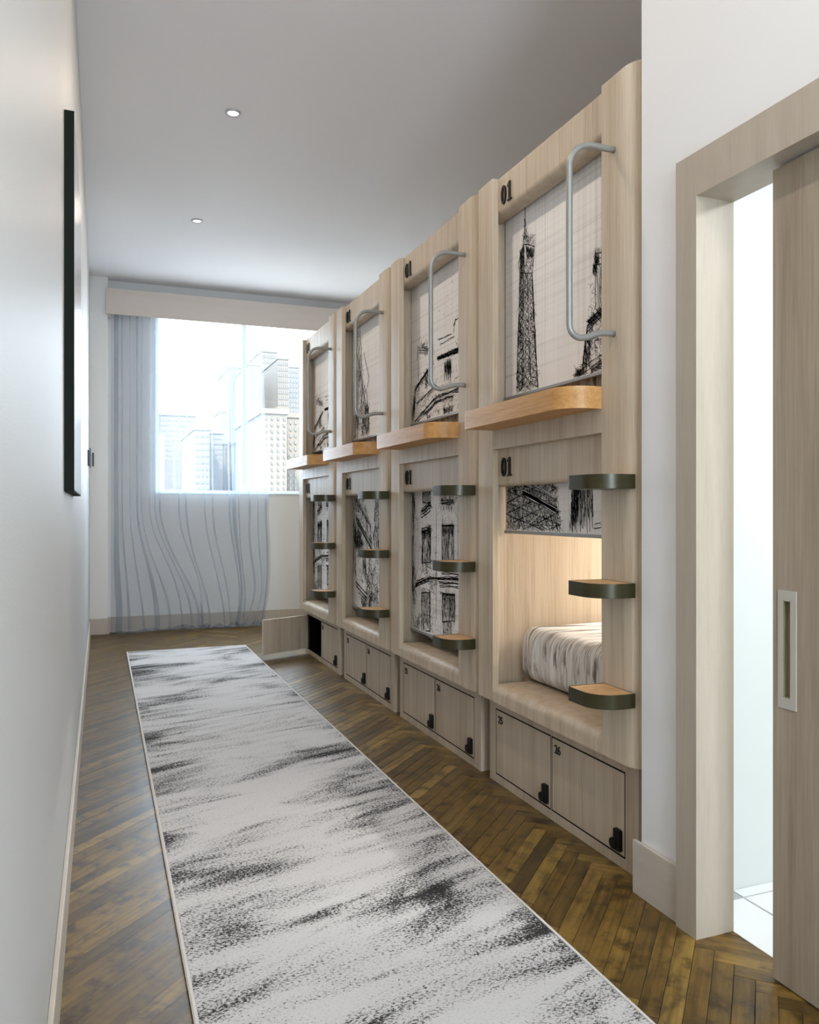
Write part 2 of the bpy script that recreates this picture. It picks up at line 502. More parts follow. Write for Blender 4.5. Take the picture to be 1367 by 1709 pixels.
# right hand wall with door opening
DY0, DY1, DZ = 0.62, 1.803, 2.083
XW = 1.686
struct('wall_right', boxes('wall_right', [
    (X0, XW, YR, DY0 - 0.02, -0.009, HC), (X0, XW, DY1 + 0.02, 2.078, -0.009, HC), (X0, XW, DY0 - 0.02, DY1 + 0.02, DZ + 0.02, HC)]),
    M['wall'], 'white wall around the sliding doorway')
struct('wall_alcove', boxes('wall_alcove', [(XR, XR + 0.1, YR, YB + 0.15, -0.009, HC)]), M['wall'], 'white wall behind the bunk pods')
# bathroom shell
struct('wall_bathroom', boxes('wall_bathroom', [(XW, XR, 2.0, 2.07, -0.009, HC), (XW, XR, -0.6, -0.53, -0.009, HC),
       (XR - 0.05, XR, -0.53, 2.0, -0.009, HC), (XW, XR, -0.53, 2.0, 2.55, 2.62)]), M['bath'], 'bright white room behind the sliding door')
bfloor = struct('floor_bathroom', boxes('floor_bathroom', [(XW, XR, -0.53, 2.0, -0.10, -0.004)]), M['grout'], 'white tiled floor behind the sliding door')
tile_me = boxes('floor_tile', [(-0.158, 0.158, -0.158, 0.158, -0.008, 0.0)], 0.0015, 1)
ty = 1.951 - 0.162
for iy in range(6):
    for ix in range(4):
        cx = 1.864 - 0.162 + 0.324 * ix + (0 if ix else 0.0); cy = 1.951 - 0.162 - 0.324 * iy
        if ix == 0: continue
        obj('floor_tile', tile_me, M['tile'], bfloor, (cx, cy, 0))
cut_me = boxes('floor_tile_cut', [(XW - 1.702 + 0.0, 0.158, -0.158, 0.158, -0.008, 0.0)], 0.0015, 1)
for iy in range(6):
    obj('floor_tile', cut_me, M['tile'], bfloor, (1.702, 1.951 - 0.162 - 0.324 * iy, 0))
far_me = boxes('floor_tile_far', [(-0.158, 0.158, 0.004, 0.047, -0.008, 0.0)], 0.0015, 1)
for ix in range(1, 4):
    obj('floor_tile', far_me, M['tile'], bfloor, (1.702 + 0.324 * ix, 1.951, 0))
# bathroom ceiling lamp (out of sight, lights the white room)
bl = empty('ceiling_lamp', (2.7, 0.9, 2.55))
tag(bl, 'square white ceiling lamp in the room behind the sliding door', 'lamp')
obj('housing', boxes('housing', [(-0.25, 0.25, -0.25, 0.25, -0.04, 0)], 0.005), M['white_frame'], bl)
obj('diffuser', boxes('diffuser', [(-0.23, 0.23, -0.23, 0.23, -0.05, -0.04)], 0.003), M['lamp'], bl)
ld = bpy.data.lights.new('bath_light', 'AREA'); ld.shape = 'SQUARE'; ld.size = 0.45; ld.energy = BATH_W; ld.color = (0.93, 0.98, 1.0)
lo = bpy.data.objects.new('bath_light', ld); COL.objects.link(lo); lo.parent = bl; lo.location = (0, 0, -0.06)

# door casing, jamb, baseboards
def join_meshes(name, mes):
    bm = bmesh.new()
    for m_ in mes: bm.from_mesh(m_)
    return bm_mesh(bm, name)


XJ = XW + 0.002
farL = [(1.555, DY1), (XJ, DY1), (XJ, DY1 + 0.0195), (X0 - 0.0005, DY1 + 0.0195), (X0 - 0.0005, 1.888), (1.555, 1.888)]
nearL = [(1.555, DY0), (XJ, DY0), (XJ, DY0 - 0.0195), (X0 - 0.0005, DY0 - 0.0195), (X0 - 0.0005, DY0 - 0.085), (1.555, DY0 - 0.085)]
headL = [(1.555, DZ), (XJ, DZ), (XJ, DZ + 0.0195), (X0 - 0.0005, DZ + 0.0195), (X0 - 0.0005, 2.206), (1.555, 2.206)]
cas = struct('trim_1', join_meshes('casing', [prism('c1', farL, -0.002, DZ), prism('c2', nearL, -0.002, DZ), prism('c3', headL, DY0 - 0.0, DY1 + 0.0, 'y'),
    boxes('c4', [(1.555, X0 - 0.0005, DY1, 1.888, DZ, 2.206), (1.555, X0 - 0.0005, DY0 - 0.085, DY0, DZ, 2.206)])]), M['trim'],
    'greige wooden casing around the sliding doorway')
struct('baseboard_right', boxes('baseboard_right', [(1.566, X0 - 0.0005, 1.8885, 2.106, -0.002, 0.165)], 0.002), M['base'], 'short greige baseboard between doorway and bunk pods')
struct('baseboard_rear', boxes('baseboard_rear', [(1.566, X0 - 0.0005, YR, DY0 - 0.086, -0.002, 0.165)], 0.002), M['base'], 'greige baseboard on the near side of the doorway')
struct('baseboard_left', boxes('baseboard_left', [(XLEFT + 0.0005, -0.09, YR, 8.345, -0.002, 0.155)], 0.002), M['base'], 'greige baseboard along the left wall')
struct('baseboard_back', boxes('baseboard_back', [(0.083, XR, 8.460, YB - 0.0005, -0.002, 0.152), (XLEFT + 0.0005, 0.066, 8.345, 8.3595, -0.002, 0.152), (0.0665, 0.081, 8.345, YB - 0.0005, -0.002, 0.152)], 0.002), M['base'], 'greige baseboard under the window')

# window
win = struct('window_1', boxes('window_frame', [
    (WX0, WX1, YB + 0.06, YB + 0.11, WZ0, WZ0 + 0.03), (WX0, WX1, YB + 0.06, YB + 0.11, WZ1 - 0.05, WZ1),
    (WX0, WX0 + 0.03, YB + 0.06, YB + 0.11, WZ0 + 0.03, WZ1 - 0.05), (WX1 - 0.05, WX1, YB + 0.06, YB + 0.11, WZ0 + 0.03, WZ1 - 0.05)]), M['white_frame'],
    'wide white framed window over the city')
obj('mullion', boxes('mullion', [(1.397, 1.437, YB + 0.055, YB + 0.115, WZ0 + 0.03, WZ1 - 0.05)], 0.002), M['white_frame'], win)
obj('pane', boxes('pane', [(WX0 + 0.03, 1.397, YB + 0.082, YB + 0.088, WZ0 + 0.03, WZ1 - 0.05)]), M['glass'], win)
obj('pane', boxes('pane', [(1.437, WX1 - 0.05, YB + 0.082, YB + 0.088, WZ0 + 0.03, WZ1 - 0.05)]), M['glass'], win)
obj('window_sill', boxes('window_sill', [(WX0, WX1, YB - 0.012, YB + 0.06, WZ0 - 0.012, WZ0 + 0.004)], 0.002), M['white_frame'], win)
fill_win = struct('fill_window', boxes('window_frame', [(RX[0], RX[1], YR - 0.07, YR - 0.03, RZ[0], RZ[0] + 0.04), (RX[0], RX[1], YR - 0.07, YR - 0.03, RZ[1] - 0.04, RZ[1]),  # unseen window, added to bring fill daylight to the near end
    (RX[0], RX[0] + 0.04, YR - 0.07, YR - 0.03, RZ[0] + 0.04, RZ[1] - 0.04), (RX[1] - 0.04, RX[1], YR - 0.07, YR - 0.03, RZ[0] + 0.04, RZ[1] - 0.04)]), M['white_frame'], 'white framed window added behind the viewpoint for fill light')
obj('pane', boxes('pane', [(RX[0] + 0.04, RX[1] - 0.04, YR - 0.053, YR - 0.047, RZ[0] + 0.04, RZ[1] - 0.04)]), M['glass'], fill_win)
# pelmet
pe = empty('pelmet', (0, 8.35, 3.1))
tag(pe, 'pale beige pelmet board above the window', 'pelmet')
obj('front_board', boxes('front_board', [(0.046, 3.7, -0.02, 0.0, 0.022, 0.275)], 0.0015), M['pelmet'], pe)
obj('light_block_board', boxes('light_block_board', [(0.0675, 3.7, 0.0005, 0.1245, 0.140, 0.152)]), M['pelmet'], pe)  # unseen board added to stop window light and darken the gap above
obj('end_board', boxes('end_board', [(0.0675, 0.085, 0.0005, 0.118, 0.0, 0.1395)], 0.0015), M['pelmet'], pe)

# ---------------------------------------------------------------- parquet blocks
PW, PN = 0.052, 9
PL = PW * PN
R2 = math.sqrt(2)
XS = 1.235
YS = 2.184 - (PN * PW) / R2     # phase from one measured block corner


def in_view(X, Y):
    p = project(X, Y, 0)
    if p is None or not (-30 < p[0] < 1397 and p[1] < 1760): return None
    if 0.25 < X < 1.155 and Y < 7.12: return None
    if X > 1.66 and Y > 2.2 and Y < 6.9: return None
    if X > 1.6 and 1.9 < Y < 2.2: return None
    return p[2]


def clip_poly(poly, keep):
    for (nx, ny, d) in keep:            # keep nx*x+ny*y <= d
        out = []
        for i in range(len(poly)):
            a, b = poly[i], poly[(i + 1) % len(poly)]
            da = nx * a[0] + ny * a[1] - d; db = nx * b[0] + ny * b[1] - d
            if da <= 0: out.append(a)
            if (da < 0 < db) or (db < 0 < da):
                t = da / (da - db); out.append((a[0] + t * (b[0] - a[0]), a[1] + t * (b[1] - a[1])))
        poly = out
        if len(poly) < 3: return []
    return poly


def plank_co(me, data):
    at = me.attributes.new('plank_co', 'FLOAT_VECTOR', 'POINT')
    at.data.foreach_set('vector', [c for v in data for c in v])


plank_me = boxes('parquet_block', [(-PL / 2 + 0.0006, PL / 2 - 0.0006, -PW / 2 + 0.0006, PW / 2 - 0.0006, -0.009, 0.0)], 0.0011, 1)
plank_me.materials.append(M['plank'])
plank_co(plank_me, [tuple(v.co) for v in plank_me.vertices])
cands = []
for r in range(-160, 260):
    for m in range(-4, 4):
        for fam in (0, 1):
            if fam == 0: a0, a1, b0, b1 = r + 2 * PN * m, r + 2 * PN * m + PN, r, r + 1
            else: a0, a1, b0, b1 = r, r + 1, r + 1 + 2 * PN * m, r + 1 + 2 * PN * m + PN
            def w2(a, b): return (XS + (a - b) * PW / R2, YS + (a + b) * PW / R2)
            cs = [w2(a0, b0), w2(a1, b0), w2(a1, b1), w2(a0, b1)]
            cx = sum(c[0] for c in cs) / 4; cy = sum(c[1] for c in cs) / 4
            xmax = 1.70 if cy < 6.9 else 2.3
            if cx < XLEFT - 0.25 or cx > xmax + 0.2 or cy < 0.4 or cy > YB + 0.25: continue
            cands.append((fam, cx, cy, cs))
vis, rest = [], []
for c in cands:
    fam, cx, cy, cs = c
    ds = [in_view(*q) for q in [(cx, cy)] + cs if q[0] > -0.1 and q[1] < 8.47]
    ds = [d for d in ds if d]
    lim = [(-1, 0, 0.102), (1, 0, 1.686 if cy < 6.9 else 2.3), (0, 1, 8.474)]
    if cy < 1.4: lim.append((0, -1, -0.4))
    poly = clip_poly(cs, lim)
    if not poly: continue
    area = 0.5 * abs(sum(poly[i][0] * poly[(i + 1) % len(poly)][1] - poly[(i + 1) % len(poly)][0] * poly[i][1] for i in range(len(poly))))
    if area < 0.0006: continue
    whole = area > 0.999 * PL * PW
    (vis if ds else rest).append((min(ds) if ds else 99, fam, cx, cy, poly, whole))
vis.sort(key=lambda q: q[0])


def plank_prism(poly, cx, cy, ang, g=0.0006):
    ca, sa = math.cos(-ang), math.sin(-ang)
    px = sum(p[0] for p in poly) / len(poly); py = sum(p[1] for p in poly) / len(poly)
    q = []
    for (x, y) in poly:
        x += (px - x) * 0.004; y += (py - y) * 0.004
        dx, dy = x - cx, y - cy
        q.append((ca * dx - sa * dy, sa * dx + ca * dy))
    me = prism('parquet_block_cut', q, -0.009, 0.0)
    plank_co(me, [tuple(v.co) for v in me.vertices])
    return me


for (d, fam, cx, cy, poly, whole) in vis[:300]:
    ang = math.pi / 4 if fam == 0 else 3 * math.pi / 4
    me = plank_me if whole else plank_prism(poly, cx, cy, ang)
    o = obj('parquet_block', me, M['plank'], floor, (cx, cy, random.uniform(-0.0007, 0.0)), (random.uniform(-0.004, 0.004), random.uniform(-0.0012, 0.0012), ang))
under = [q for q in rest if not (0.23 < q[2] < 1.18 and 0.4 < q[3] < 7.15)]
vs, fs, co = [], [], []
for (d, fam, cx, cy, poly, whole) in vis[300:] + under:
    n = len(poly); b0 = len(vs)
    ang = math.pi / 4 if fam == 0 else 3 * math.pi / 4
    ca, sa = math.cos(-ang), math.sin(-ang)
    px = sum(p[0] for p in poly) / n; py = sum(p[1] for p in poly) / n
    for z in (-0.009, -0.0003):
        for (x, y) in poly:
            x += (px - x) * 0.004; y += (py - y) * 0.004
            vs.append((x, y, z)); dx, dy = x - cx, y - cy
            co.append((ca * dx - sa * dy + cx * 0.37, sa * dx + ca * dy + cy * 0.2, z))
    fs.append(tuple(range(b0 + n, b0 + 2 * n)))
    for i in range(n): fs.append((b0 + i, b0 + (i + 1) % n, b0 + n + (i + 1) % n, b0 + n + i))
if vs:
    me = mesh_from('parquet_blocks', vs, fs); plank_co(me, co)
    o = obj('parquet_blocks', me, M['plank'], floor); o['kind'] = 'stuff'
print('parquet visible', len(vis), 'joined', len(vis[300:]) + len(under))

# ---------------------------------------------------------------- rug
RX0, RX1, RY0, RY1 = 0.203, 1.204, 0.75, 7.178
rug = empty('runner_rug', ((RX0 + RX1) / 2, (RY0 + RY1) / 2, 0))
tag(rug, 'long white runner rug with black speckled streaks', 'rug')
hx, hy = (RX1 - RX0) / 2, (RY1 - RY0) / 2
obj('pile', boxes('pile', [(-hx + 0.012, hx - 0.012, -hy + 0.012, hy - 0.012, 0.001, 0.010)]), M['rug'], rug)
bm = bmesh.new()
for b in ((-hx, -hx + 0.014, -hy, hy, 0.001, 0.0115), (hx - 0.014, hx, -hy, hy, 0.001, 0.0115), (-hx + 0.014, hx - 0.014, -hy, -hy + 0.012, 0.001, 0.0115), (-hx + 0.014, hx - 0.014, hy - 0.012, hy, 0.001, 0.0115)):
    add_box(bm, *b)
bmesh.ops.bevel(bm, geom=list(bm.edges), offset=0.003, segments=2, affect='EDGES')
obj('binding', bm_mesh(bm, 'binding'), M['rug_edge'], rug)

# ================================================================= BUNK PODS
ORD = ['nearest the sliding doorway', 'second from the sliding doorway', 'third from the sliding doorway', 'farthest, closest to the window']
BZ0 = 0.378; BZ1 = 2.637
XBL = 0.11   # blind plane, local


def digit_zero(h, w, x):
    seg = 28
    vs, fs = [], []
    for j, (dx) in enumerate((x, x + 0.007)):
        for i in range(seg):
            a = 2 * math.pi * i / seg
            vs.append((dx, -w / 2 * math.cos(a), h / 2 + h / 2 * math.sin(a)))
        for i in range(seg):
            a = 2 * math.pi * i / seg
            vs.append((dx, -w * 0.22 * math.cos(a), h / 2 + h * 0.41 * math.sin(a)))
    for i in range(seg):
        j = (i + 1) % seg
        o0, i0, o1, i1 = 0, seg, 2 * seg, 3 * seg
        fs.append((o0 + i, o0 + j, i0 + j, i0 + i)); fs.append((o1 + i, i1 + i, i1 + j, o1 + j))
        fs.append((o0 + i, o1 + i, o1 + j, o0 + j)); fs.append((i0 + i, i0 + j, i1 + j, i1 + i))
    return vs, fs


def number_01():
    """serif-like 01, drawn on the y-z plane facing -x; reading direction is -y"""
    h = 0.080
    bm = bmesh.new()
    vs, fs = digit_zero(h, 0.040, -0.0075)
    bv = [bm.verts.new(v) for v in vs]
    for f in fs: bm.faces.new([bv[i] for i in f])
    c = -0.052
    for poly in ([(c + 0.006, 0.004), (c - 0.006, 0.004), (c - 0.006, h), (c - 0.001, h), (c + 0.006, h - 0.006)],
                 [(c + 0.016, 0.0), (c - 0.016, 0.0), (c - 0.016, 0.006), (c + 0.016, 0.006)],
                 [(c + 0.005, h - 0.003), (c + 0.005, h - 0.012), (c + 0.016, h - 0.020), (c + 0.016, h - 0.014)]):
        a = [bm.verts.new((-0.0075, p[0], p[1])) for p in poly]; b = [bm.verts.new((-0.0005, p[0], p[1])) for p in poly]
        n = len(poly)
        bm.faces.new(a); bm.faces.new(b[::-1])
        for i in range(n): bm.faces.new((a[i], b[i], b[(i + 1) % n], a[(i + 1) % n]))
    return bm_mesh(bm, 'number_01')


def text_mesh(txt, size):
    cu = bpy.data.curves.new('txt', 'FONT'); cu.body = txt; cu.size = size; cu.extrude = 0.0009; cu.space_character = 0.92
    cu.offset = size * 0.014
    o = bpy.data.objects.new('txt', cu); COL.objects.link(o)
    dg = bpy.context.evaluated_depsgraph_get()
    me = bpy.data.meshes.new_from_object(o.evaluated_get(dg))
    bpy.data.objects.remove(o)
    # text lies in xy, facing +z: turn to face -x with reading direction -y, up z
    me.transform(Matrix(((0, 0, -1, 0), (-1, 0, 0, 0), (0, 1, 0, 0), (0, 0, 0, 1))))
    me.materials.clear()
    return me


def wrinkled_mattress():
    x0, x1, y0, y1, z0, z1 = 0.0, 1.80, 0.0, 1.0, 0.0, 0.232
    nx, ny, nz = 60, 150, 26
    rnd = random.Random(3)
    folds = [(rnd.uniform(0.0, 1.0), rnd.uniform(0.004, 0.011), rnd.uniform(0.003, 0.010), rnd.uniform(-0.04, 0.04)) for _ in range(46)]
    tops = [(rnd.uniform(0, 1.0), rnd.uniform(0.006, 0.02), rnd.uniform(0.002, 0.006), rnd.uniform(-0.1, 0.1)) for _ in range(26)]
    bm = bmesh.new()
    vmap = {}
    def key(i, j, k): return (i, j, k)
    def shape(i, j, k):
        x = x0 + (x1 - x0) * (i / nx) ** 1.5; y = y0 + (y1 - y0) * j / ny; z = z0 + (z1 - z0) * k / nz
        r = 0.055
        c = Vector((min(max(x, x0 + r), x1 - r), min(max(y, y0 + r), y1 - r), min(max(z, z0 + r), z1 - r)))
        d = Vector((x, y, z)) - c
        if d.length > 1e-9:
            m = max(abs(d.x), abs(d.y), abs(d.z)); p = c + d.normalized() * m
        else: p = Vector((x, y, z)); return p
        # vertical creases on the front, lengthwise creases on top
        fr = max(0.0, 1 - (p.x - x0) / 0.05)
        zz = (p.z - z0) / (z1 - z0)
        if fr > 0:
            amp = 0.0
            for (fy, fw, fa, tl) in folds:
                e = (p.y - fy - tl * (zz - 0.5)) / fw
                if abs(e) < 3: amp += fa * math.exp(-e * e) * (0.35 + 0.65 * math.sin(math.pi * min(1, max(0, zz * 1.1))))
            p.x -= min(amp, 0.016) * fr
        tp = max(0.0, 1 - (z1 - p.z) / 0.03)
        if tp > 0:
            amp = 0.0
            for (fy, fw, fa, tl) in tops:
                e = (p.y - fy - tl * p.x) / fw
                if abs(e) < 3: amp += fa * math.exp(-e * e)
            p.z += min(amp, 0.012) * tp
        return p
    def v(i, j, k):
        q = (i, j, k)
        if q not in vmap: vmap[q] = bm.verts.new(shape(i, j, k))
        return vmap[q]
    def quad(a, b, c, d): bm.faces.new((v(*a), v(*b), v(*c), v(*d)))
    for j in range(ny):
        for k in range(nz):
            quad((0, j, k), (0, j, k + 1), (0, j + 1, k + 1), (0, j + 1, k)); quad((nx, j, k), (nx, j + 1, k), (nx, j + 1, k + 1), (nx, j, k + 1))
    for i in range(nx):
        for j in range(ny):
            quad((i, j, 0), (i, j + 1, 0), (i + 1, j + 1, 0), (i + 1, j, 0)); quad((i, j, nz), (i + 1, j, nz), (i + 1, j + 1, nz), (i, j + 1, nz))
        for k in range(nz):
            quad((i, 0, k), (i + 1, 0, k), (i + 1, 0, k + 1), (i, 0, k + 1)); quad((i, ny, k), (i, ny, k + 1), (i + 1, ny, k + 1), (i + 1, ny, k))
    return bm_mesh(bm, 'mattress', True)


# --- meshes shared by the four pods (local: x into the pod, y along the row, z up)
ms = {}
ms['far_post'] = boxes('far_post', [(0, 0.028, 1.020, 1.1595, BZ0, BZ1)], 0.0015)
st = [(0.0, 0.214)] + [(0.07 - 0.07 * math.sin(a), 0.091 - 0.079 * math.cos(a)) for a in [math.pi / 2 * (1 - i / 12) for i in range(13)]] + [(0.07, 0.034), (0.03, 0.075), (0.03, 0.214)]
st = [(0.0, 0.214)] + [(0.07 - 0.07 * math.cos(math.pi / 2 * i / 12), 0.091 - 0.079 * math.sin(math.pi / 2 * i / 12)) for i in range(13)] + [(0.07, 0.034), (0.028, 0.09), (0.028, 0.214)]
ms['near_post'] = prism('near_post', st, BZ0, BZ1, 'z', True)
def bull(x0, x1, z0, z1, r, low=True):
    if low: return [(x1, z0), (x1, z1), (x0, z1)] + arc(x0 + r, z0 + r, r, r, 180, 270, 10)
    return [(x1, z0), (x1, z1)] + arc(x0 + r, z1 - r, r, r, 90, 180, 10) + [(x0, z0)]
ms['upper_header'] = prism('upper_header', bull(0.0285, 0.092, 2.482, BZ1, 0.026), 0.1, 1.14, 'y', True)
ms['lower_header'] = prism('lower_header', bull(0.0285, 0.092, 1.308, 1.50, 0.016), 0.1, 1.1195, 'y', True)
ms['middle_rail'] = boxes('middle_rail', [(0, 0.028, 0.2145, 1.0195, 1.465, 1.555)], 0.0015)
ms['sill'] = prism('sill', bull(0.0, 0.20, BZ0, 0.452, 0.036, False), 0.2145, 1.0195, 'y', True)
ms['side_panel_far'] = boxes('side_panel', [(0.0285, 2.05, 1.12, 1.155, BZ0, BZ1)])
ms['side_panel_near'] = boxes('side_panel', [(0.0705, 2.05, 0.014, 0.049, BZ0, BZ1)])
ms['back_panel'] = boxes('back_panel', [(2.0505, 2.08, 0.014, 1.155, BZ0, BZ1)])
ms['roof_panel'] = boxes('roof_panel', [(0.0925, 2.05, 0.0495, 1.1195, BZ1 - 0.03, BZ1)])
ms['upper_deck'] = boxes('upper_deck', [(0.093, 2.05, 0.0495, 1.1195, 1.50, 1.575)])
ms['lower_deck'] = boxes('lower_deck', [(0.2005, 2.05, 0.0495, 1.1195, BZ0, 0.450)])
# golden oak ledge under the upper opening
bm = bmesh.new()
poly = rrect(-0.14, 0.092, 0.2145, 1.014, [0.10, 0.002, 0.002, 0.014], 10)
a = [bm.verts.new((p[0], p[1], 1.546)) for p in poly]; b = [bm.verts.new((p[0], p[1], 1.621)) for p in poly]
ta = bm.faces.new(a[::-1]); tb = bm.faces.new(b)
for i in range(len(poly)): bm.faces.new((a[i], a[(i + 1) % len(poly)], b[(i + 1) % len(poly)], b[i]))
rim = [e for e in bm.edges if abs(e.verts[0].co.z - e.verts[1].co.z) < 1e-6]
bmesh.ops.bevel(bm, geom=rim, offset=0.010, segments=4, affect='EDGES', profile=0.5)
ms['oak_ledge'] = bm_mesh(bm, 'oak_ledge'); mark_sharp(ms['oak_ledge'], 40)


def step_meshes():
    out = rrect(-0.14, -0.0005, 0.029, 0.205, [0.088, 0.001, 0.001, 0.010], 14)
    inn = rrect(-0.1365, -0.001, 0.0325, 0.2015, [0.0845, 0.001, 0.001, 0.0075], 14)
    n = len(out)
    z0, z1, zc = 0.0, 0.046, 0.0415
    vs = [(p[0], p[1], z0) for p in out] + [(p[0], p[1], z1) for p in out] + [(p[0], p[1], z1) for p in inn] + [(p[0], p[1], zc) for p in inn]
    fs = [tuple(range(n - 1, -1, -1)), tuple(range(3 * n, 4 * n))]
    for i in range(n):
        j = (i + 1) % n
        fs += [(i, j, n + j, n + i), (n + i, n + j, 2 * n + j, 2 * n + i), (2 * n + i, 2 * n + j, 3 * n + j, 3 * n + i)]
    me = mesh_from('ladder_step', vs, fs); mark_sharp(me, 35)
    tread = prism('cork_tread', rrect(-0.1358, -0.0015, 0.0332, 0.2008, [0.084, 0.001, 0.001, 0.0075], 14), zc + 0.0002, 0.0450)
    return me, tread


ms['step'], ms['tread'] = step_meshes()
# grab rail: staple of bent tube
hp = [(0.002, 0.143, 2.391), (-0.03, 0.143, 2.391)]
hp += [(-0.087 - 0.085 * math.sin(t), 0.143, 2.306 + 0.085 * math.cos(t)) for t in [math.pi / 2 * i / 12 for i in range(13)]]
hp += [(-0.172, 0.143, z) for z in (2.2, 2.05, 1.92, 1.85, 1.82)]
hp += [(-0.130 - 0.042 * math.cos(t), 0.143, 1.803 - 0.042 * math.sin(t)) for t in [math.pi / 2 * i / 10 for i in range(1, 11)]]
hp += [(-0.105, 0.143, 1.765), (-0.08, 0.143, 1.775), (-0.05, 0.143, 1.783), (-0.02, 0.143, 1.785), (0.002, 0.143, 1.785)]
ms['grab_rail'] = tube('grab_rail', hp, 0.0105)
ms['number'] = number_01()
ms['mattress'] = wrinkled_mattress()
ms['n25'] = text_mesh('25', 0.046); ms['n26'] = text_mesh('26', 0.046)

PODS = []
for k in range(4):
    P = empty('bunk_pod', (X0, Y1 + PITCH * k, 0))
    tag(P, 'two storey pale ash bunk pod ' + ORD[k], 'bunk bed', 'bunk pods in a row')
    PODS.append(P)
    for nm in ('far_post', 'near_post', 'upper_header', 'lower_header', 'middle_rail', 'sill', 'side_panel_far', 'side_panel_near', 'back_panel', 'roof_panel', 'upper_deck', 'lower_deck'):
        obj(nm.replace('_panel_far', '_panel').replace('_panel_near', '_panel'), ms[nm], M['ash'], P)
    obj('oak_ledge', ms['oak_ledge'], M['oak'], P)['label'] = 'thick golden oak ledge'
    obj('grab_rail', ms['grab_rail'], M['steel'], P)['label'] = 'bent grey steel grab rail'
    for z in (0.576, 0.925, 1.271):
        s = obj('ladder_step', ms['step'], M['olive'], P, (0, 0, z)); s['label'] = 'olive metal ladder step'
        obj('cork_tread', ms['tread'], M['cork'], s)
    for z in (2.510, 1.348):
        obj('pod_number', ms['number'], M['black'], P, (0.0285, 0.966, z))['label'] = 'black raised number 01'

# mattresses
MORD = ['the nearest bunk pod', 'the second bunk pod from the doorway', 'the third bunk pod from the doorway', 'the farthest bunk pod']
for k in range(4):
    for (lvl, z) in (('lower', 0.4545), ('upper', 1.576)):
        o = obj('mattress', ms['mattress'], M['sheet'], None, (X0 + 0.165, Y1 + PITCH * k + 0.085, z))
        extra = 'under the half raised blind' if (k == 0 and lvl == 'lower') else 'behind its blind'
        tag(o, '%s mattress in %s, %s' % (lvl, MORD[k], extra), 'mattress', 'pod mattresses')

# warm strip lamp inside the open lower bunk
led = empty('strip_lamp', (X0 + 1.15, Y1 + 0.58, 1.499))
tag(led, 'warm strip lamp under the ceiling of the open lower bunk', 'lamp')
obj('housing', boxes('housing', [(-0.03, 0.03, -0.4, 0.4, -0.02, 0)], 0.002), M['alu'], led)
obj('diffuser', boxes('diffuser', [(-0.024, 0.024, -0.39, 0.39, -0.026, -0.02)], 0.001), M['led'], led)
ld = bpy.data.lights.new('strip_light', 'AREA'); ld.shape = 'RECTANGLE'; ld.size = 0.05; ld.size_y = 0.78; ld.energy = POD_W; ld.color = (1.0, 0.99, 0.95)
lo = bpy.data.objects.new('strip_light', ld); COL.objects.link(lo); lo.parent = led; lo.location = (0, 0, -0.03)

# ---------------------------------------------------------------- drawings on the blinds
DENS = 0.62


class Ink:
    def __init__(self, seed):
        self.v = []; self.f = []; self.r = random.Random(seed)

    def seg(self, p, q, w, dx=0.0):
        d = Vector((q[0] - p[0], q[1] - p[1]))
        if d.length < 1e-5: return
        n = Vector((-d.y, d.x)).normalized() * w / 2
        i = len(self.v)
        x = XBL - 0.0016 - dx
        for (a, s) in ((p, 1), (q, 1), (q, -1), (p, -1)):
            self.v.append((x, a[0] + s * n.x, a[1] + s * n.y))
        self.f.append((i, i + 1, i + 2, i + 3))

    def line(self, p, q, n=2, j=0.004, w=0.002, parts=3):
        R = self.r
        for _ in range(n):
            pts = []
            for t in range(parts + 1):
                s = t / parts
                pts.append((p[0] + (q[0] - p[0]) * s + R.gauss(0, j), p[1] + (q[1] - p[1]) * s + R.gauss(0, j)))
            ww = w * R.uniform(0.6, 1.5)
            for a, b in zip(pts, pts[1:]): self.seg(a, b, ww * 0.72)

    def path(self, pts, n=2, j=0.004, w=0.002):
        for a, b in zip(pts, pts[1:]): self.line(a, b, n, j, w, 2)

    def hatch(self, poly, n, ang, ln, w=0.0018, spread=12, curl=0.0):
        R = self.r
        xs = [p[0] for p in poly]; ys = [p[1] for p in poly]
        n = int(n * DENS); c = 0; tries = 0
        while c < n and tries < n * 12:
            tries += 1
            x = R.uniform(min(xs), max(xs)); y = R.uniform(min(ys), max(ys))
            if not inside(poly, x, y): continue
            a = math.radians(ang + R.gauss(0, spread)); l = ln * R.uniform(0.4, 1.3) / 2
            dx, dy = math.cos(a) * l, math.sin(a) * l
            self.seg((x - dx, y - dy), (x + dx, y + dy), w * 0.68 * R.uniform(0.5, 1.5)); c += 1

    def scrib(self, poly, n, ln, w=0.0018):
        R = self.r
        xs = [p[0] for p in poly]; ys = [p[1] for p in poly]
        c = 0; tries = 0
        while c < n and tries < n * 12:
            tries += 1
            x = R.uniform(min(xs), max(xs)); y = R.uniform(min(ys), max(ys))
            if not inside(poly, x, y): continue
            a = R.uniform(0, 6.28); p = (x, y)
            for _ in range(3):
                a += R.gauss(0, 0.9); q = (p[0] + math.cos(a) * ln, p[1] + math.sin(a) * ln)
                self.seg(p, q, w * 0.7 * R.uniform(0.5, 1.4)); p = q
            c += 1

    def lattice(self, l0, l1, r0, r1, n, w=0.0018, rep=2):
        def lerp(a, b, t): return (a[0] + (b[0] - a[0]) * t, a[1] + (b[1] - a[1]) * t)
        for i in range(n):
            a, b = lerp(l0, l1, i / n), lerp(r0, r1, i / n); c, d = lerp(l0, l1, (i + 1) / n), lerp(r0, r1, (i + 1) / n)
            self.line(a, d, rep, 0.0025, w); self.line(b, c, rep, 0.0025, w); self.line(a, b, 1, 0.002, w)

    def mesh(self, name):
        return mesh_from(name, self.v, self.f)


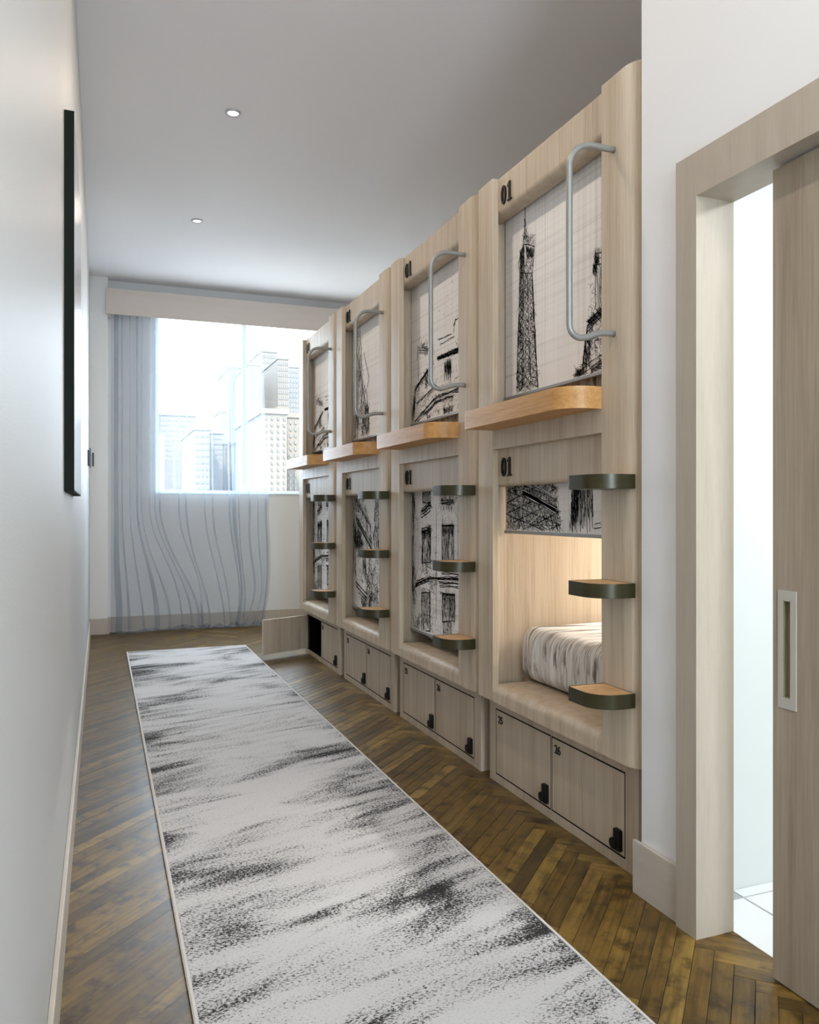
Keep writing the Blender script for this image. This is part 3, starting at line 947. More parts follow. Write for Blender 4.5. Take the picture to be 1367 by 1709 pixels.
def inside(poly, x, y):
    r = False
    for i in range(len(poly)):
        a, b = poly[i], poly[i - 1]
        if (a[1] > y) != (b[1] > y) and x < (b[0] - a[0]) * (y - a[1]) / (b[1] - a[1]) + a[0]: r = not r
    return r


def px(k):
    """photo pixel -> blind coordinates (local y, z) of pod k"""
    def f(u, v):
        r = ray(u, v); t = (X0 + XBL - 0.0016) / r[0]
        return (t * r[1] - Y1 - PITCH * k, EYE + t * r[2])
    return f


def zpx(k, ox, oy, s):
    f = px(k)
    return lambda x, y: f(ox + x / s, oy + y / s)


def art_tower_top():
    I = Ink(11); C = Ink(12); z = zpx(0, 820, 330, 4.745)
    I.line(z(268, 50), z(268, 300), 8, 0.0010, 0.003); I.hatch([z(262, 170), z(274, 170), z(290, 330), z(250, 330)], 90, 80, 0.02, 0.0018, 30)
    I.scrib([z(255, 310), z(330, 310), z(335, 370), z(250, 370)], 60, 0.010)
    cab = [z(255, 370), z(340, 380), z(335, 470), z(325, 600), z(230, 600), z(215, 520)]
    I.path(cab + [cab[0]], 4, 0.003, 0.0025)
    I.hatch([z(225, 430), z(262, 380), z(262, 600), z(228, 600)], 260, 85, 0.03, 0.0025, 10)
    I.hatch([z(275, 390), z(335, 410), z(328, 480), z(275, 470)], 200, 88, 0.02, 0.003, 10)
    I.hatch([z(262, 480), z(330, 480), z(320, 600), z(262, 600)], 120, 40, 0.018, 0.0022, 50)
    L0, L1 = z(228, 600), z(198, 1565); A0, A1 = z(262, 600), z(262, 1545); B0, B1 = z(296, 600), z(312, 1530); R0, R1 = z(322, 600), z(368, 1500)
    for a, b in ((L0, L1), (R0, R1)): I.line(a, b, 6, 0.003, 0.0025, 8)
    for a, b in ((A0, A1), (B0, B1)): I.line(a, b, 3, 0.003, 0.0022, 8)
    I.lattice(L0, L1, A0, A1, 15, 0.002, 3); I.lattice(A0, A1, B0, B1, 14, 0.002, 3); I.lattice(B0, B1, R0, R1, 15, 0.0018, 2)
    I.hatch([L0, A0, A1, L1], 700, 87, 0.035, 0.0020, 14); I.hatch([A0, B0, B1, A1], 420, 70, 0.022, 0.0018, 40)
    I.hatch([B0, R0, R1, B1], 330, 60, 0.018, 0.0016, 40)
    I.scrib([L0, R0, R1, L1], 320, 0.010, 0.0016)
    C.line(A0, A1, 3, 0.0015, 0.0045, 8); C.line(B0, B1, 3, 0.0015, 0.0045, 8)
    # ornate block at the right hand edge
    I.hatch([z(820, 450), z(850, 470), z(835, 600), z(800, 600)], 140, 80, 0.025, 0.0026, 15)
    for q in ((825, 440, 990, 420), (830, 480, 990, 465), (835, 530, 990, 520)): I.line(z(q[0], q[1]), z(q[2], q[3]), 3, 0.003, 0.002)
    for x in (822, 838, 855, 872, 900, 930): I.line(z(x, 400), z(x + 4, 880), 3, 0.004, 0.002, 5)
    I.scrib([z(780, 680), z(990, 640), z(990, 880), z(780, 920)], 60, 0.012)
    for d in (0, 20, 45, 70): I.line(z(765, 975 + d), z(990, 770 + d), 4, 0.004, 0.0024)
    I.hatch([z(765, 970), z(990, 760), z(990, 850), z(770, 1030)], 320, 40, 0.035, 0.0026, 10)
    I.line(z(765, 1000), z(720, 1330), 6, 0.004, 0.0026); I.hatch([z(745, 1100), z(790, 1060), z(780, 1330), z(725, 1330)], 240, 80, 0.03, 0.0024, 20)
    I.scrib([z(790, 1000), z(990, 900), z(990, 1250), z(770, 1330)], 130, 0.014, 0.002)
    for d in (0, 50, 90, 130): I.line(z(690, 1390 + d * 0.4), z(990, 1150 + d), 4, 0.004, 0.0022)
    I.hatch([z(780, 1370), z(990, 1210), z(990, 1420), z(730, 1430)], 420, 38, 0.04, 0.0024, 12)
    I.scrib([z(665, 1370), z(740, 1340), z(745, 1440), z(665, 1450)], 120, 0.010, 0.0024)
    return I, C


def art_tower_base():
    I = Ink(21); C = Ink(22); z = zpx(0, 760, 480, 3.885)
    q = [z(348, 1240), z(645, 1220), z(690, 1630), z(318, 1630)]
    I.hatch(q, 900, 70, 0.05, 0.0024, 25); I.hatch(q, 500, 120, 0.04, 0.0022, 20); I.scrib(q, 420, 0.014, 0.0022)
    I.lattice(z(345, 1240), z(320, 1620), z(500, 1230), z(500, 1620), 5, 0.0022, 3); I.lattice(z(500, 1230), z(500, 1620), z(645, 1220), z(685, 1620), 5, 0.0022, 3)
    for d in (-9, -3, 4, 10): C.line(z(435, 1325 + d), z(655, 1445 + d), 3, 0.002, 0.006)
    for d in (-16, 14): I.line(z(430, 1325 + d), z(660, 1445 + d), 5, 0.002, 0.0025)
    C.line(z(425, 1580), z(560, 1460), 4, 0.002, 0.003); C.line(z(510, 1280), z(640, 1350), 3, 0.002, 0.003); C.line(z(425, 1300), z(425, 1580), 3, 0.002, 0.002)
    q2 = [z(765, 1240), z(892, 1240), z(892, 1640), z(735, 1640)]
    I.hatch(q2, 260, 86, 0.09, 0.0032, 5); I.hatch([z(765, 1240), z(800, 1240), z(790, 1640), z(735, 1640)], 200, 84, 0.08, 0.0030, 6)
    for x in (815, 830, 870): C.line(z(x + 10, 1240), z(x - 10, 1640), 3, 0.002, 0.004)
    for q3 in ((905, 1535, 945, 1525), (900, 1560, 990, 1545)): I.line(z(q3[0], q3[1]), z(q3[2], q3[3]), 2, 0.003, 0.002)
    return I, C


def art_corner_house():
    I = Ink(31); C = Ink(32); z = zpx(1, 665, 440, 6.333)
    W_ = 0.0036
    I.line(z(207, 870), z(205, 1010), 6, 0.003, W_); I.line(z(207, 1010), z(212, 1240), 2, 0.002, 0.0022)
    for y in (890, 915, 940): I.line(z(215, y), z(360, y + 12), 3, 0.004, 0.0026)
    I.scrib([z(215, 850), z(360, 850), z(360, 930), z(215, 900)], 45, 0.018, 0.0026)
    I.line(z(180, 1330), z(365, 1050), 12, 0.006, W_); I.hatch([z(180, 1330), z(360, 1040), z(365, 1090), z(195, 1340)], 80, 55, 0.05, W_, 8)
    I.line(z(180, 1330), z(150, 1690), 10, 0.006, W_); I.hatch([z(160, 1400), z(185, 1400), z(160, 1690), z(125, 1690)], 90, 82, 0.05, W_, 12)
    for (a, b, c, d, n) in ((190, 1480, 400, 1280, 4), (170, 1680, 380, 1430, 9), (200, 1680, 400, 1450, 7), (230, 1680, 420, 1450, 4), (300, 1400, 420, 1290, 4), (380, 1420, 640, 1335, 7), (400, 1460, 580, 1400, 6), (420, 1400, 640, 1310, 3)):
        I.line(z(a, b), z(c, d), n, 0.005, 0.003)
    I.hatch([z(275, 1220), z(335, 1160), z(335, 1270), z(285, 1320)], 90, 70, 0.03, W_, 30)
    I.hatch([z(240, 1420), z(300, 1380), z(330, 1480), z(220, 1540)], 40, 60, 0.035, 0.003, 30)
    I.hatch([z(300, 1620), z(335, 1590), z(335, 1640), z(300, 1650)], 50, 80, 0.02, W_, 20)
    # right facade
    for d in (0, 14, 30, 45): I.line(z(415, 990 + d * 0.5), z(640, 890 + d), 5, 0.003, 0.003)
    I.hatch([z(415, 990), z(640, 885), z(640, 925), z(415, 1020)], 110, 25, 0.04, W_, 12)
    I.hatch([z(485, 1045), z(560, 1015), z(560, 1140), z(490, 1130)], 170, 86, 0.045, W_, 8); I.hatch([z(495, 1120), z(560, 1120), z(550, 1210), z(510, 1200)], 40, 88, 0.04, 0.003, 8)
    I.line(z(485, 1040), z(485, 1250), 3, 0.003, 0.0025)
    for (a, b, c, d) in ((420, 800, 560, 745), (435, 860, 590, 760), (580, 735, 590, 660)): I.line(z(a, b), z(c, d), 3, 0.003, 0.003)
    I.line(z(587, 660), z(603, 590), 9, 0.003, W_); I.line(z(603, 600), z(660, 560), 3, 0.003, 0.003)
    for _ in range(24): I.seg(*[z(x, y) for (x, y) in ((lambda a, b: ((a, b), (a + I.r.uniform(-4, 8), b + I.r.uniform(-18, 4))))(I.r.uniform(420, 640), I.r.uniform(120, 560)))], 0.0026)
    I.hatch([z(470, 1540), z(570, 1510), z(570, 1590), z(475, 1600)], 170, 80, 0.03, W_, 30)
    I.hatch([z(600, 780), z(640, 770), z(640, 870), z(600, 880)], 14, 60, 0.02, 0.003, 30)
    I.scrib([z(200, 1300), z(640, 1020), z(640, 1580), z(180, 1640)], 130, 0.014, 0.0024)
    I.hatch([z(380, 1450), z(580, 1400), z(580, 1460), z(400, 1480)], 60, 70, 0.03, 0.003, 20)
    # carries on to the right behind the post
    for d in (0, 14, 30, 45): I.line(z(640, 890 + d), z(900, 780 + d), 4, 0.003, 0.003)
    return I, C


def art_facade():
    I = Ink(41); C = Ink(42); z = zpx(1, 665, 800, 5.7)
    W_ = 0.0034
    I.hatch([z(88, 110), z(160, 110), z(145, 600), z(150, 900), z(100, 1440), z(80, 1440)], 620, 88, 0.11, W_, 6)
    I.hatch([z(150, 700), z(175, 950), z(140, 1250), z(150, 1440), z(90, 1440)], 200, 75, 0.07, W_, 20)
    def window(x0, y0, x1, y1, n, bars=True):
        I.hatch([z(x0, y0), z(x1, y0), z(x1, y1), z(x0, y1)], n, 89, 0.06, W_, 6)
        I.hatch([z(x0, y0), z(x1, y0), z(x1, y0 + (y1 - y0) * .25), z(x0, y0 + (y1 - y0) * .25)], int(n * .6), 80, 0.03, W_, 25)
        I.path([z(x0, y0), z(x1, y0), z(x1, y1), z(x0, y1), z(x0, y0)], 4, 0.003, 0.003)
        m = (x0 + x1) / 2
        if bars: C.line(z(m, y0 + 10), z(m, y1), 2, 0.002, 0.004); C.line(z(x0 + (m - x0) * .5, y0 + 60), z(x0 + (m - x0) * .5, y1 - 20), 1, 0.002, 0.003)
    window(230, 110, 305, 220, 90); window(222, 490, 306, 790, 200); window(415, 440, 525, 780, 230); window(218, 1080, 302, 1440, 150); window(418, 1095, 535, 1350, 190)
    I.hatch([z(420, 1345), z(505, 1345), z(505, 1480), z(420, 1480)], 110, 60, 0.03, W_, 40)
    for y in (250, 275, 300, 325): I.line(z(215, y + 40), z(305, y - 30), 5, 0.004, 0.0028)
    I.hatch([z(215, 300), z(305, 230), z(305, 270), z(215, 340)], 60, 25, 0.05, W_, 10)
    I.scrib([z(410, 165), z(530, 165), z(530, 240), z(410, 240)], 50, 0.022, 0.003)
    for y in (205, 225, 238): I.line(z(410, y), z(525, y - 10), 4, 0.004, 0.003)
    I.hatch([z(400, 260), z(540, 255), z(540, 290), z(400, 290)], 40, 85, 0.022, 0.003, 15)
    for y in (460, 485): I.line(z(220, y + 15), z(310, y - 20), 6, 0.004, 0.003)
    I.hatch([z(220, 480), z(310, 450), z(310, 520), z(220, 530)], 80, 10, 0.05, W_, 15)
    I.line(z(415, 440), z(530, 440), 6, 0.003, 0.003)
    I.scrib([z(215, 790), z(320, 770), z(300, 880), z(215, 900)], 50, 0.02, 0.0026)
    # cornice band
    for (x0, y0, x1, y1, n) in ((160, 1000, 310, 930, 9), (150, 1030, 300, 960, 7), (310, 940, 575, 935, 8), (370, 950, 575, 960, 6), (385, 980, 575, 990, 6), (395, 1020, 570, 1030, 6), (175, 970, 250, 940, 6), (410, 900, 575, 903, 5)):
        I.line(z(x0, y0), z(x1, y1), n, 0.005, 0.003)
    I.scrib([z(280, 940), z(370, 940), z(370, 1010), z(280, 1010)], 40, 0.016, 0.0028)
    I.hatch([z(190, 1040), z(310, 1040), z(310, 1090), z(190, 1090)], 30, 10, 0.05, 0.0026, 20)
    I.line(z(400, 1080), z(540, 1100), 6, 0.004, 0.003)
    I.scrib([z(150, 1280), z(320, 1280), z(320, 1460), z(150, 1460)], 80, 0.022, 0.0024)
    I.scrib([z(160, 300), z(570, 300), z(570, 1500), z(160, 1480)], 150, 0.013, 0.0022)
    I.line(z(355, 240), z(360, 1500), 2, 0.004, 0.0018, 8); I.line(z(565, 200), z(565, 900), 2, 0.003, 0.002, 8)
    # same facade carries on behind the post
    window(640, 440, 740, 780, 120); window(640, 1095, 740, 1400, 100)
    return I, C


def art_tree_top():
    I = Ink(51); C = Ink(52); z = zpx(2, 500, 560, 7.77)
    W_ = 0.0045
    I.hatch([z(665, -60), z(790, -60), z(820, 500), z(900, 960), z(905, 1300), z(680, 1340), z(670, 800), z(690, 500)], 420, 100, 0.09, W_, 14)
    I.hatch([z(670, 550), z(720, 600), z(730, 960), z(690, 960)], 160, 95, 0.08, 0.005, 12)
    I.hatch([z(700, 20), z(740, 60), z(735, 190), z(700, 170)], 60, 95, 0.06, 0.005, 12)
    I.hatch([z(800, 1040), z(900, 1000), z(905, 1280), z(810, 1320)], 160, 110, 0.06, 0.0045, 30)
    I.hatch([z(820, 860), z(890, 900), z(895, 1010), z(840, 1000)], 70, 80, 0.04, 0.005, 30)
    I.line(z(690, 770), z(760, 1200), 6, 0.006, 0.004); I.line(z(700, -40), z(870, 980), 4, 0.006, 0.003)
    for (a, b, c, d) in ((830, 220, 905, 560), (905, 560, 865, 700), (865, 700, 890, 950), (660, 380, 700, 1340), (660, 1300, 690, 1350)): I.line(z(a, b), z(c, d), 3, 0.005, 0.0035)
    I.scrib([z(665, 350), z(820, 350), z(900, 1280), z(680, 1320)], 150, 0.022, 0.003)
    I.hatch([z(645, 1300), z(690, 1310), z(690, 1380), z(640, 1380)], 50, 60, 0.03, 0.005, 25)
    C.line(z(750, 1050), z(760, 1330), 6, 0.006, 0.006)
    return I, C


def art_tree_base():
    I = Ink(61); C = Ink(62); z = zpx(2, 500, 790, 6.575)
    W_ = 0.0042
    I.hatch([z(555, 250), z(690, 250), z(790, 600), z(800, 810), z(690, 840), z(560, 800)], 620, 75, 0.06, W_, 35)
    I.hatch([z(555, 540), z(660, 620), z(700, 820), z(600, 830), z(555, 760)], 420, 85, 0.06, 0.005, 25)
    I.hatch([z(830, 280), z(875, 280), z(875, 830), z(800, 800)], 260, 80, 0.05, W_, 25)
    for d in (-26, 26): I.line(z(555, 390 + d), z(790, 800 + d), 7, 0.004, 0.004)
    for d in (-14, -4, 6, 14): C.line(z(560, 395 + d), z(790, 800 + d), 3, 0.003, 0.007)
    I.line(z(610, 270), z(760, 560), 4, 0.005, 0.0035); C.line(z(630, 270), z(770, 560), 4, 0.003, 0.006)
    for (a, b, c, d, n) in ((555, 1120, 740, 1330, 6), (560, 1160, 740, 1370, 6), (555, 1380, 650, 1480, 5), (555, 1450, 650, 1520, 5), (640, 1300, 740, 1400, 3)): I.line(z(a, b), z(c, d), n, 0.005, 0.0038)
    I.hatch([z(570, 820), z(615, 830), z(615, 1110), z(575, 1090)], 90, 88, 0.08, W_, 6)
    I.hatch([z(690, 920), z(730, 920), z(730, 1150), z(690, 1100)], 70, 88, 0.07, W_, 8)
    I.scrib([z(730, 960), z(875, 940), z(860, 1480), z(700, 1480)], 240, 0.022, 0.0032)
    I.hatch([z(740, 1050), z(800, 1000), z(790, 1400), z(735, 1400)], 120, 70, 0.04, 0.004, 40)
    I.hatch([z(665, 1360), z(710, 1380), z(740, 1470), z(690, 1470)], 90, 120, 0.04, 0.0045, 20)
    I.hatch([z(790, 1280), z(840, 1380), z(800, 1460), z(760, 1440)], 90, 60, 0.04, 0.0042, 25)
    I.scrib([z(560, 850), z(740, 860), z(700, 1450), z(560, 1200)], 70, 0.02, 0.003)
    return I, C


arts = {'tower_top': art_tower_top(), 'tower_base': art_tower_base(), 'corner_house': art_corner_house(), 'facade': art_facade(),
        'tree_top': art_tree_top(), 'tree_base': art_tree_base()}
art_me = {}
for nm, (I, C) in arts.items():
    for v in C.v: pass
    nI = len(I.v)
    vs = I.v + [(x - 0.0004, y, zz) for (x, y, zz) in C.v]
    fs = I.f + [tuple(i + nI for i in f) for f in C.f]
    me = None
    art_me[nm] = (vs, I.f, fs)


def clip_art(nm, zlo, zhi):
    """keep only strokes on the visible sheet"""
    vs, inkf, fs = art_me[nm]
    ni = len(inkf)
    outv, outf, mats = [], [], []
    for idx, f in enumerate(fs):
        q = [vs[i] for i in f]
        if min(p[2] for p in q) < zlo or max(p[2] for p in q) > zhi: continue
        if min(p[1] for p in q) < 0.065 or max(p[1] for p in q) > 1.104: continue
        b = len(outv); outv += q; outf.append((b, b + 1, b + 2, b + 3)); mats.append(0 if idx < ni else 1)
    me = mesh_from(nm + '_drawing', outv, outf)
    me.materials.append(M['ink']); me.materials.append(M['chalk'])
    me.polygons.foreach_set('material_index', mats)
    return me


UP_Z, LOW_Z = 1.698, (1.106, 0.515, 0.515, 0.515)
blind_specs = [
    ('upper', 'tower_top', 'upper roller blind printed with a lattice tower sketch, in the nearest bunk pod', 0),
    ('lower', 'tower_base', 'half raised lower roller blind showing the lattice tower legs, above the visible mattress', 0),
    ('upper', 'corner_house', 'upper blind with a corner house sketch, in the second bunk pod from the doorway', 1),
    ('lower', 'facade', 'lower blind with a house facade sketch, in the second bunk pod from the doorway', 1),
    ('upper', 'tree_top', 'upper blind with a trunk-like sketch, in the third bunk pod from the doorway', 2),
    ('lower', 'tree_base', 'lower blind with a diagonal beam sketch, in the third bunk pod from the doorway', 2),
    ('upper', 'corner_house', 'upper roller blind with a corner house sketch, in the farthest bunk pod', 3),
    ('lower', 'facade', 'lower blind with a house facade sketch, in the farthest bunk pod', 3)]
for (lvl, art, label, k) in blind_specs:
    zt = 2.60 if lvl == 'upper' else 1.495
    zb = UP_Z if lvl == 'upper' else LOW_Z[k]
    B = empty('roller_blind', (X0, Y1 + PITCH * k, 0))
    tag(B, label, 'blind', 'printed roller blinds of the bunk pods')
    obj('fabric', boxes('fabric', [(XBL - 0.001, XBL + 0.001, 0.062, 1.108, zb + 0.008, zt - 0.03)]), M['blind'], B)
    obj('bottom_bar', boxes('bottom_bar', [(XBL - 0.007, XBL + 0.007, 0.060, 1.110, zb - 0.005, zb + 0.008)], 0.002), M['alu'], B)
    rt = tube('roller_tube', [(XBL + 0.02, 0.056, zt - 0.022), (XBL + 0.02, 1.113, zt - 0.022)], 0.0175, 16)
    obj('roller_tube', rt, M['alu'], B)
    o = obj('drawing', clip_art(art, zb + 0.009, zt - 0.03), None, B)
    o['kind'] = 'stuff'; o['label'] = 'black ink sketch printed on the fabric'

# ---------------------------------------------------------------- lockers
lm = {}
fr = []
x0, x1 = 0.0, 0.018
fr.append((x0, x1, 0.0, 0.078 - 0.006, 0, BZ0 - 0.001))            # near stile  (local y, origin at locker near edge)
LW = 1.07
yd = [(0.078, 0.537), (0.552, 1.007)]      # door 26 (near), door 25 (far)
zd = (0.042, 0.321)
g = 0.0065
frame = [(x0, x1, 0.0, yd[0][0] - g, 0.0005, BZ0 - 0.001), (x0, x1, yd[1][1] + g, LW, 0.0005, BZ0 - 0.001), (x0, x1, yd[0][1] + g, yd[1][0] - g, 0.0005, BZ0 - 0.001),
         (x0, x1, yd[0][0] - g, yd[0][1] + g, 0.0005, zd[0] - g), (x0, x1, yd[0][0] - g, yd[0][1] + g, zd[1] + g, BZ0 - 0.001),
         (x0, x1, yd[1][0] - g, yd[1][1] + g, 0.0005, zd[0] - g), (x0, x1, yd[1][0] - g, yd[1][1] + g, zd[1] + g, BZ0 - 0.001)]
lm['face_frame'] = boxes('face_frame', frame)
lm['carcass'] = boxes('carcass', [(x1 + 0.0003, 1.6, 0.0, 0.016, 0.0005, BZ0 - 0.001), (x1 + 0.0003, 1.6, LW - 0.016, LW, 0.0005, BZ0 - 0.001), (1.6, 1.616, 0, LW, 0.0005, BZ0 - 0.001)])
lm['lining'] = boxes('lining', [(x1 + 0.0004, 0.6, 0.017, 0.021, 0.001, BZ0 - 0.002), (x1 + 0.0004, 0.6, LW - 0.021, LW - 0.017, 0.001, BZ0 - 0.002), (0.55, 0.554, 0.021, LW - 0.021, 0.001, BZ0 - 0.002),
                                (x1 + 0.0004, 0.55, 0.021, LW - 0.021, 0.0012, 0.02), (x1 + 0.0004, 0.55, 0.021, LW - 0.021, 0.345, BZ0 - 0.002), (x1 + 0.0004, 0.55, 0.5355, 0.5535, 0.02, 0.345)])
def latch_mesh():
    bm = bmesh.new()
    p1 = rrect(-0.0185, 0.0185, 0.0, 0.073, [0.006] * 4, 5)
    p2 = [(0.019 + 0.019 * math.cos(2 * math.pi * i / 20), 0.019 + 0.019 * math.sin(2 * math.pi * i / 20)) for i in range(20)]
    for poly, h in ((p1, 0.012), (p2, 0.015)):
        a = [bm.verts.new((-h, p[0], p[1])) for p in poly]; b = [bm.verts.new((0, p[0], p[1])) for p in poly]
        n = len(poly); bm.faces.new(a); bm.faces.new(b[::-1])
        for i in range(n): bm.faces.new((a[i], b[i], b[(i + 1) % n], a[(i + 1) % n]))
    return bm_mesh(bm, 'latch')
lm['latch'] = latch_mesh()
# door meshes: origin on the hinge line (far edge), door runs to -y
def ring_boxes(a, b, c, d, e, xa_, xb_):
    return [(xa_, xb_, a - e, a, c - e, d + e), (xa_, xb_, b, b + e, c - e, d + e), (xa_, xb_, a, b, c - e, c), (xa_, xb_, a, b, d, d + e)]
gask = [boxes('gasket', ring_boxes(a + 0.0005, b - 0.0005, zd[0] + 0.0005, zd[1] - 0.0005, 0.0068, 0.0015, 0.015)) for (a, b) in yd]
dm = []
for (a, b) in yd:
    dm.append(boxes('locker_door', [(0.0, 0.017, -(b - a), 0.0, zd[0], zd[1])], 0.0012))
for k in range(4):
    Lk = empty('locker_cabinet', (XL, Y1 + PITCH * k + 0.086, 0))
    lab = ['low ash locker cabinet beneath the bunk pod nearest the sliding doorway', 'low ash locker cabinet beneath the second bunk pod from the doorway',
           'low ash locker cabinet beneath the third bunk pod from the doorway', 'low ash locker cabinet with one door standing open, under the farthest bunk pod'][k]
    tag(Lk, lab, 'locker', 'lockers under the bunk pods')
    obj('face_frame', lm['face_frame'], M['ash_door'], Lk)
    obj('carcass', lm['carcass'], M['ash_door'], Lk)
    obj('lining', lm['lining'], M['void'], Lk)
    for g_ in gask: obj('gasket', g_, M['void'], Lk)
    for di, (a, b) in enumerate(yd):
        opened = (k == 3 and di == 1)
        D = obj('locker_door', dm[di], M['ash_door'], Lk, (0.0, b, 0), (0, 0, math.radians(-66) if opened else 0))
        if opened: D['label'] = 'locker door standing open'; D.location = (-0.004, b - 0.004, 0)
        obj('latch', lm['latch'], M['black'], D, (0, -(b - a) + 0.028, zd[0] + 0.012))
        nm_ = obj('locker_number', ms['n25'] if di == 1 else ms['n26'], M['black'], D, (-0.0012, -0.019, 0.268))
        nm_['label'] = 'black number ' + ('25' if di == 1 else '26')

# ---------------------------------------------------------------- sliding door
sd = empty('sliding_door', (1.609, 1.582, 0.004))
tag(sd, 'grey oak sliding door with recessed pull, half closing the doorway', 'door')
pz0, pz1, py0, py1 = 0.699, 0.996, -0.076, -0.019
sz0, sz1, sy0, sy1 = 0.726, 0.970, -0.058, -0.033
slab = boxes('slab', [(0, 0.04, -0.94, sy0, 0, 2.070), (0, 0.04, sy1, 0, 0, 2.070), (0, 0.04, sy0, sy1, 0, sz0), (0, 0.04, sy0, sy1, sz1, 2.070)])
obj('slab', slab, M['door'], sd)
pu = obj('flush_pull', boxes('flush_pull', [(-0.003, 0.0, py0, sy0, pz0, pz1), (-0.003, 0.0, sy1, py1, pz0, pz1), (-0.003, 0.0, sy0, sy1, pz0, sz0), (-0.003, 0.0, sy0, sy1, sz1, pz1)]), M['pull'], sd)
pu['label'] = 'brushed metal flush pull'
obj('pull_cup', boxes('pull_cup', [(0.016, 0.018, sy0, sy1, sz0, sz1), (-0.002, 0.016, sy0, sy0 + 0.001, sz0, sz1), (-0.002, 0.016, sy1 - 0.001, sy1, sz0, sz1), (-0.002, 0.016, sy0 + 0.001, sy1 - 0.001, sz0, sz0 + 0.001), (-0.002, 0.016, sy0 + 0.001, sy1 - 0.001, sz1 - 0.001, sz1)]), M['pull_dark'], pu)

# ---------------------------------------------------------------- left wall panel and switches
wp = empty('wall_panel', (XLEFT, 2.63, 1.26))
tag(wp, 'slim pale wall panel with deep black edges on the left wall', 'wall panel')
T = 0.0285
obj('frame', boxes('frame', [(0.0005, T, 0, 0.004, 0, 1.152), (0.0005, T, 0.866, 0.87, 0, 1.152), (0.0005, T, 0.004, 0.866, 0, 0.004), (0.0005, T, 0.004, 0.866, 1.148, 1.152)]), M['frame_black'], wp)
obj('front_panel', boxes('front_panel', [(0.002, T + 0.0006, 0.0042, 0.8658, 0.0042, 1.1478)]), M['mirror'], wp)
sw = empty('wall_switch', (XLEFT, 7.25, 1.567))
tag(sw, 'larger dark wall switch on the left wall beyond the panel', 'switch', 'dark wall switches')
obj('back_box', boxes('back_box', [(0.0005, 0.013, 0, 0.08, 0.015, 0.146)], 0.001), M['switch'], sw)
obj('face_plate', boxes('face_plate', [(0.013, 0.0285, -0.004, 0.084, 0.0, 0.161)], 0.002), plain('face_plate_grey', (0.075, 0.085, 0.09), 0.35), sw)
s2 = empty('wall_switch', (-0.069, 8.36, 1.70))
tag(s2, 'narrow dark switch on the corner pier beside the curtain', 'switch', 'dark wall switches')
obj('back_box', boxes('back_box', [(-0.006, 0.006, -0.006, -0.0005, -0.06, 0.06)]), M['switch'], s2)
obj('face_plate', boxes('face_plate', [(-0.008, 0.008, -0.012, -0.006, -0.066, 0.066)], 0.001), M['switch'], s2)

# ---------------------------------------------------------------- downlights
ring_me = None
DL = [(6.477, 'recessed ceiling lamp nearest the window'), (4.647, 'recessed ceiling lamp farther from the window, larger in view'),
      (2.817, 'recessed ceiling lamp above the nearest bunk pod'), (0.987, 'recessed ceiling lamp above the sliding doorway'), (-0.843, 'recessed ceiling lamp behind the viewpoint')]
seg = 40
vs, fs = [], []
prof = [(0.030, 0.0), (0.030, -0.004), (0.033, -0.009), (0.040, -0.010), (0.045, -0.006), (0.046, 0.0)]
for i in range(seg):
    a = 2 * math.pi * i / seg
    for (r, z) in prof: vs.append((r * math.cos(a), r * math.sin(a), z))
n = len(prof)
for i in range(seg):
    j = (i + 1) % seg
    for q in range(n - 1): fs.append((i * n + q, i * n + q + 1, j * n + q + 1, j * n + q))
ring_me = mesh_from('trim_ring', vs, fs, True)
lens_me = cyl('lens', 0.0298, -0.004, -0.0002, 32)
ld = bpy.data.lights.new('downlight_beam', 'AREA'); ld.shape = 'DISK'; ld.size = 0.06; ld.energy = DOWN_W; ld.color = DOWN_COL
for (y, label) in DL:
    D = empty('downlight', (0.708, y, HC - 0.0002))
    tag(D, label, 'ceiling lamp', 'recessed ceiling lamps')
    obj('trim_ring', ring_me, M['ring'], D); obj('lens', lens_me, M['lamp'], D)
    lo = bpy.data.objects.new('downlight_beam', ld); COL.objects.link(lo); lo.parent = D; lo.location = (0, 0, -0.013)

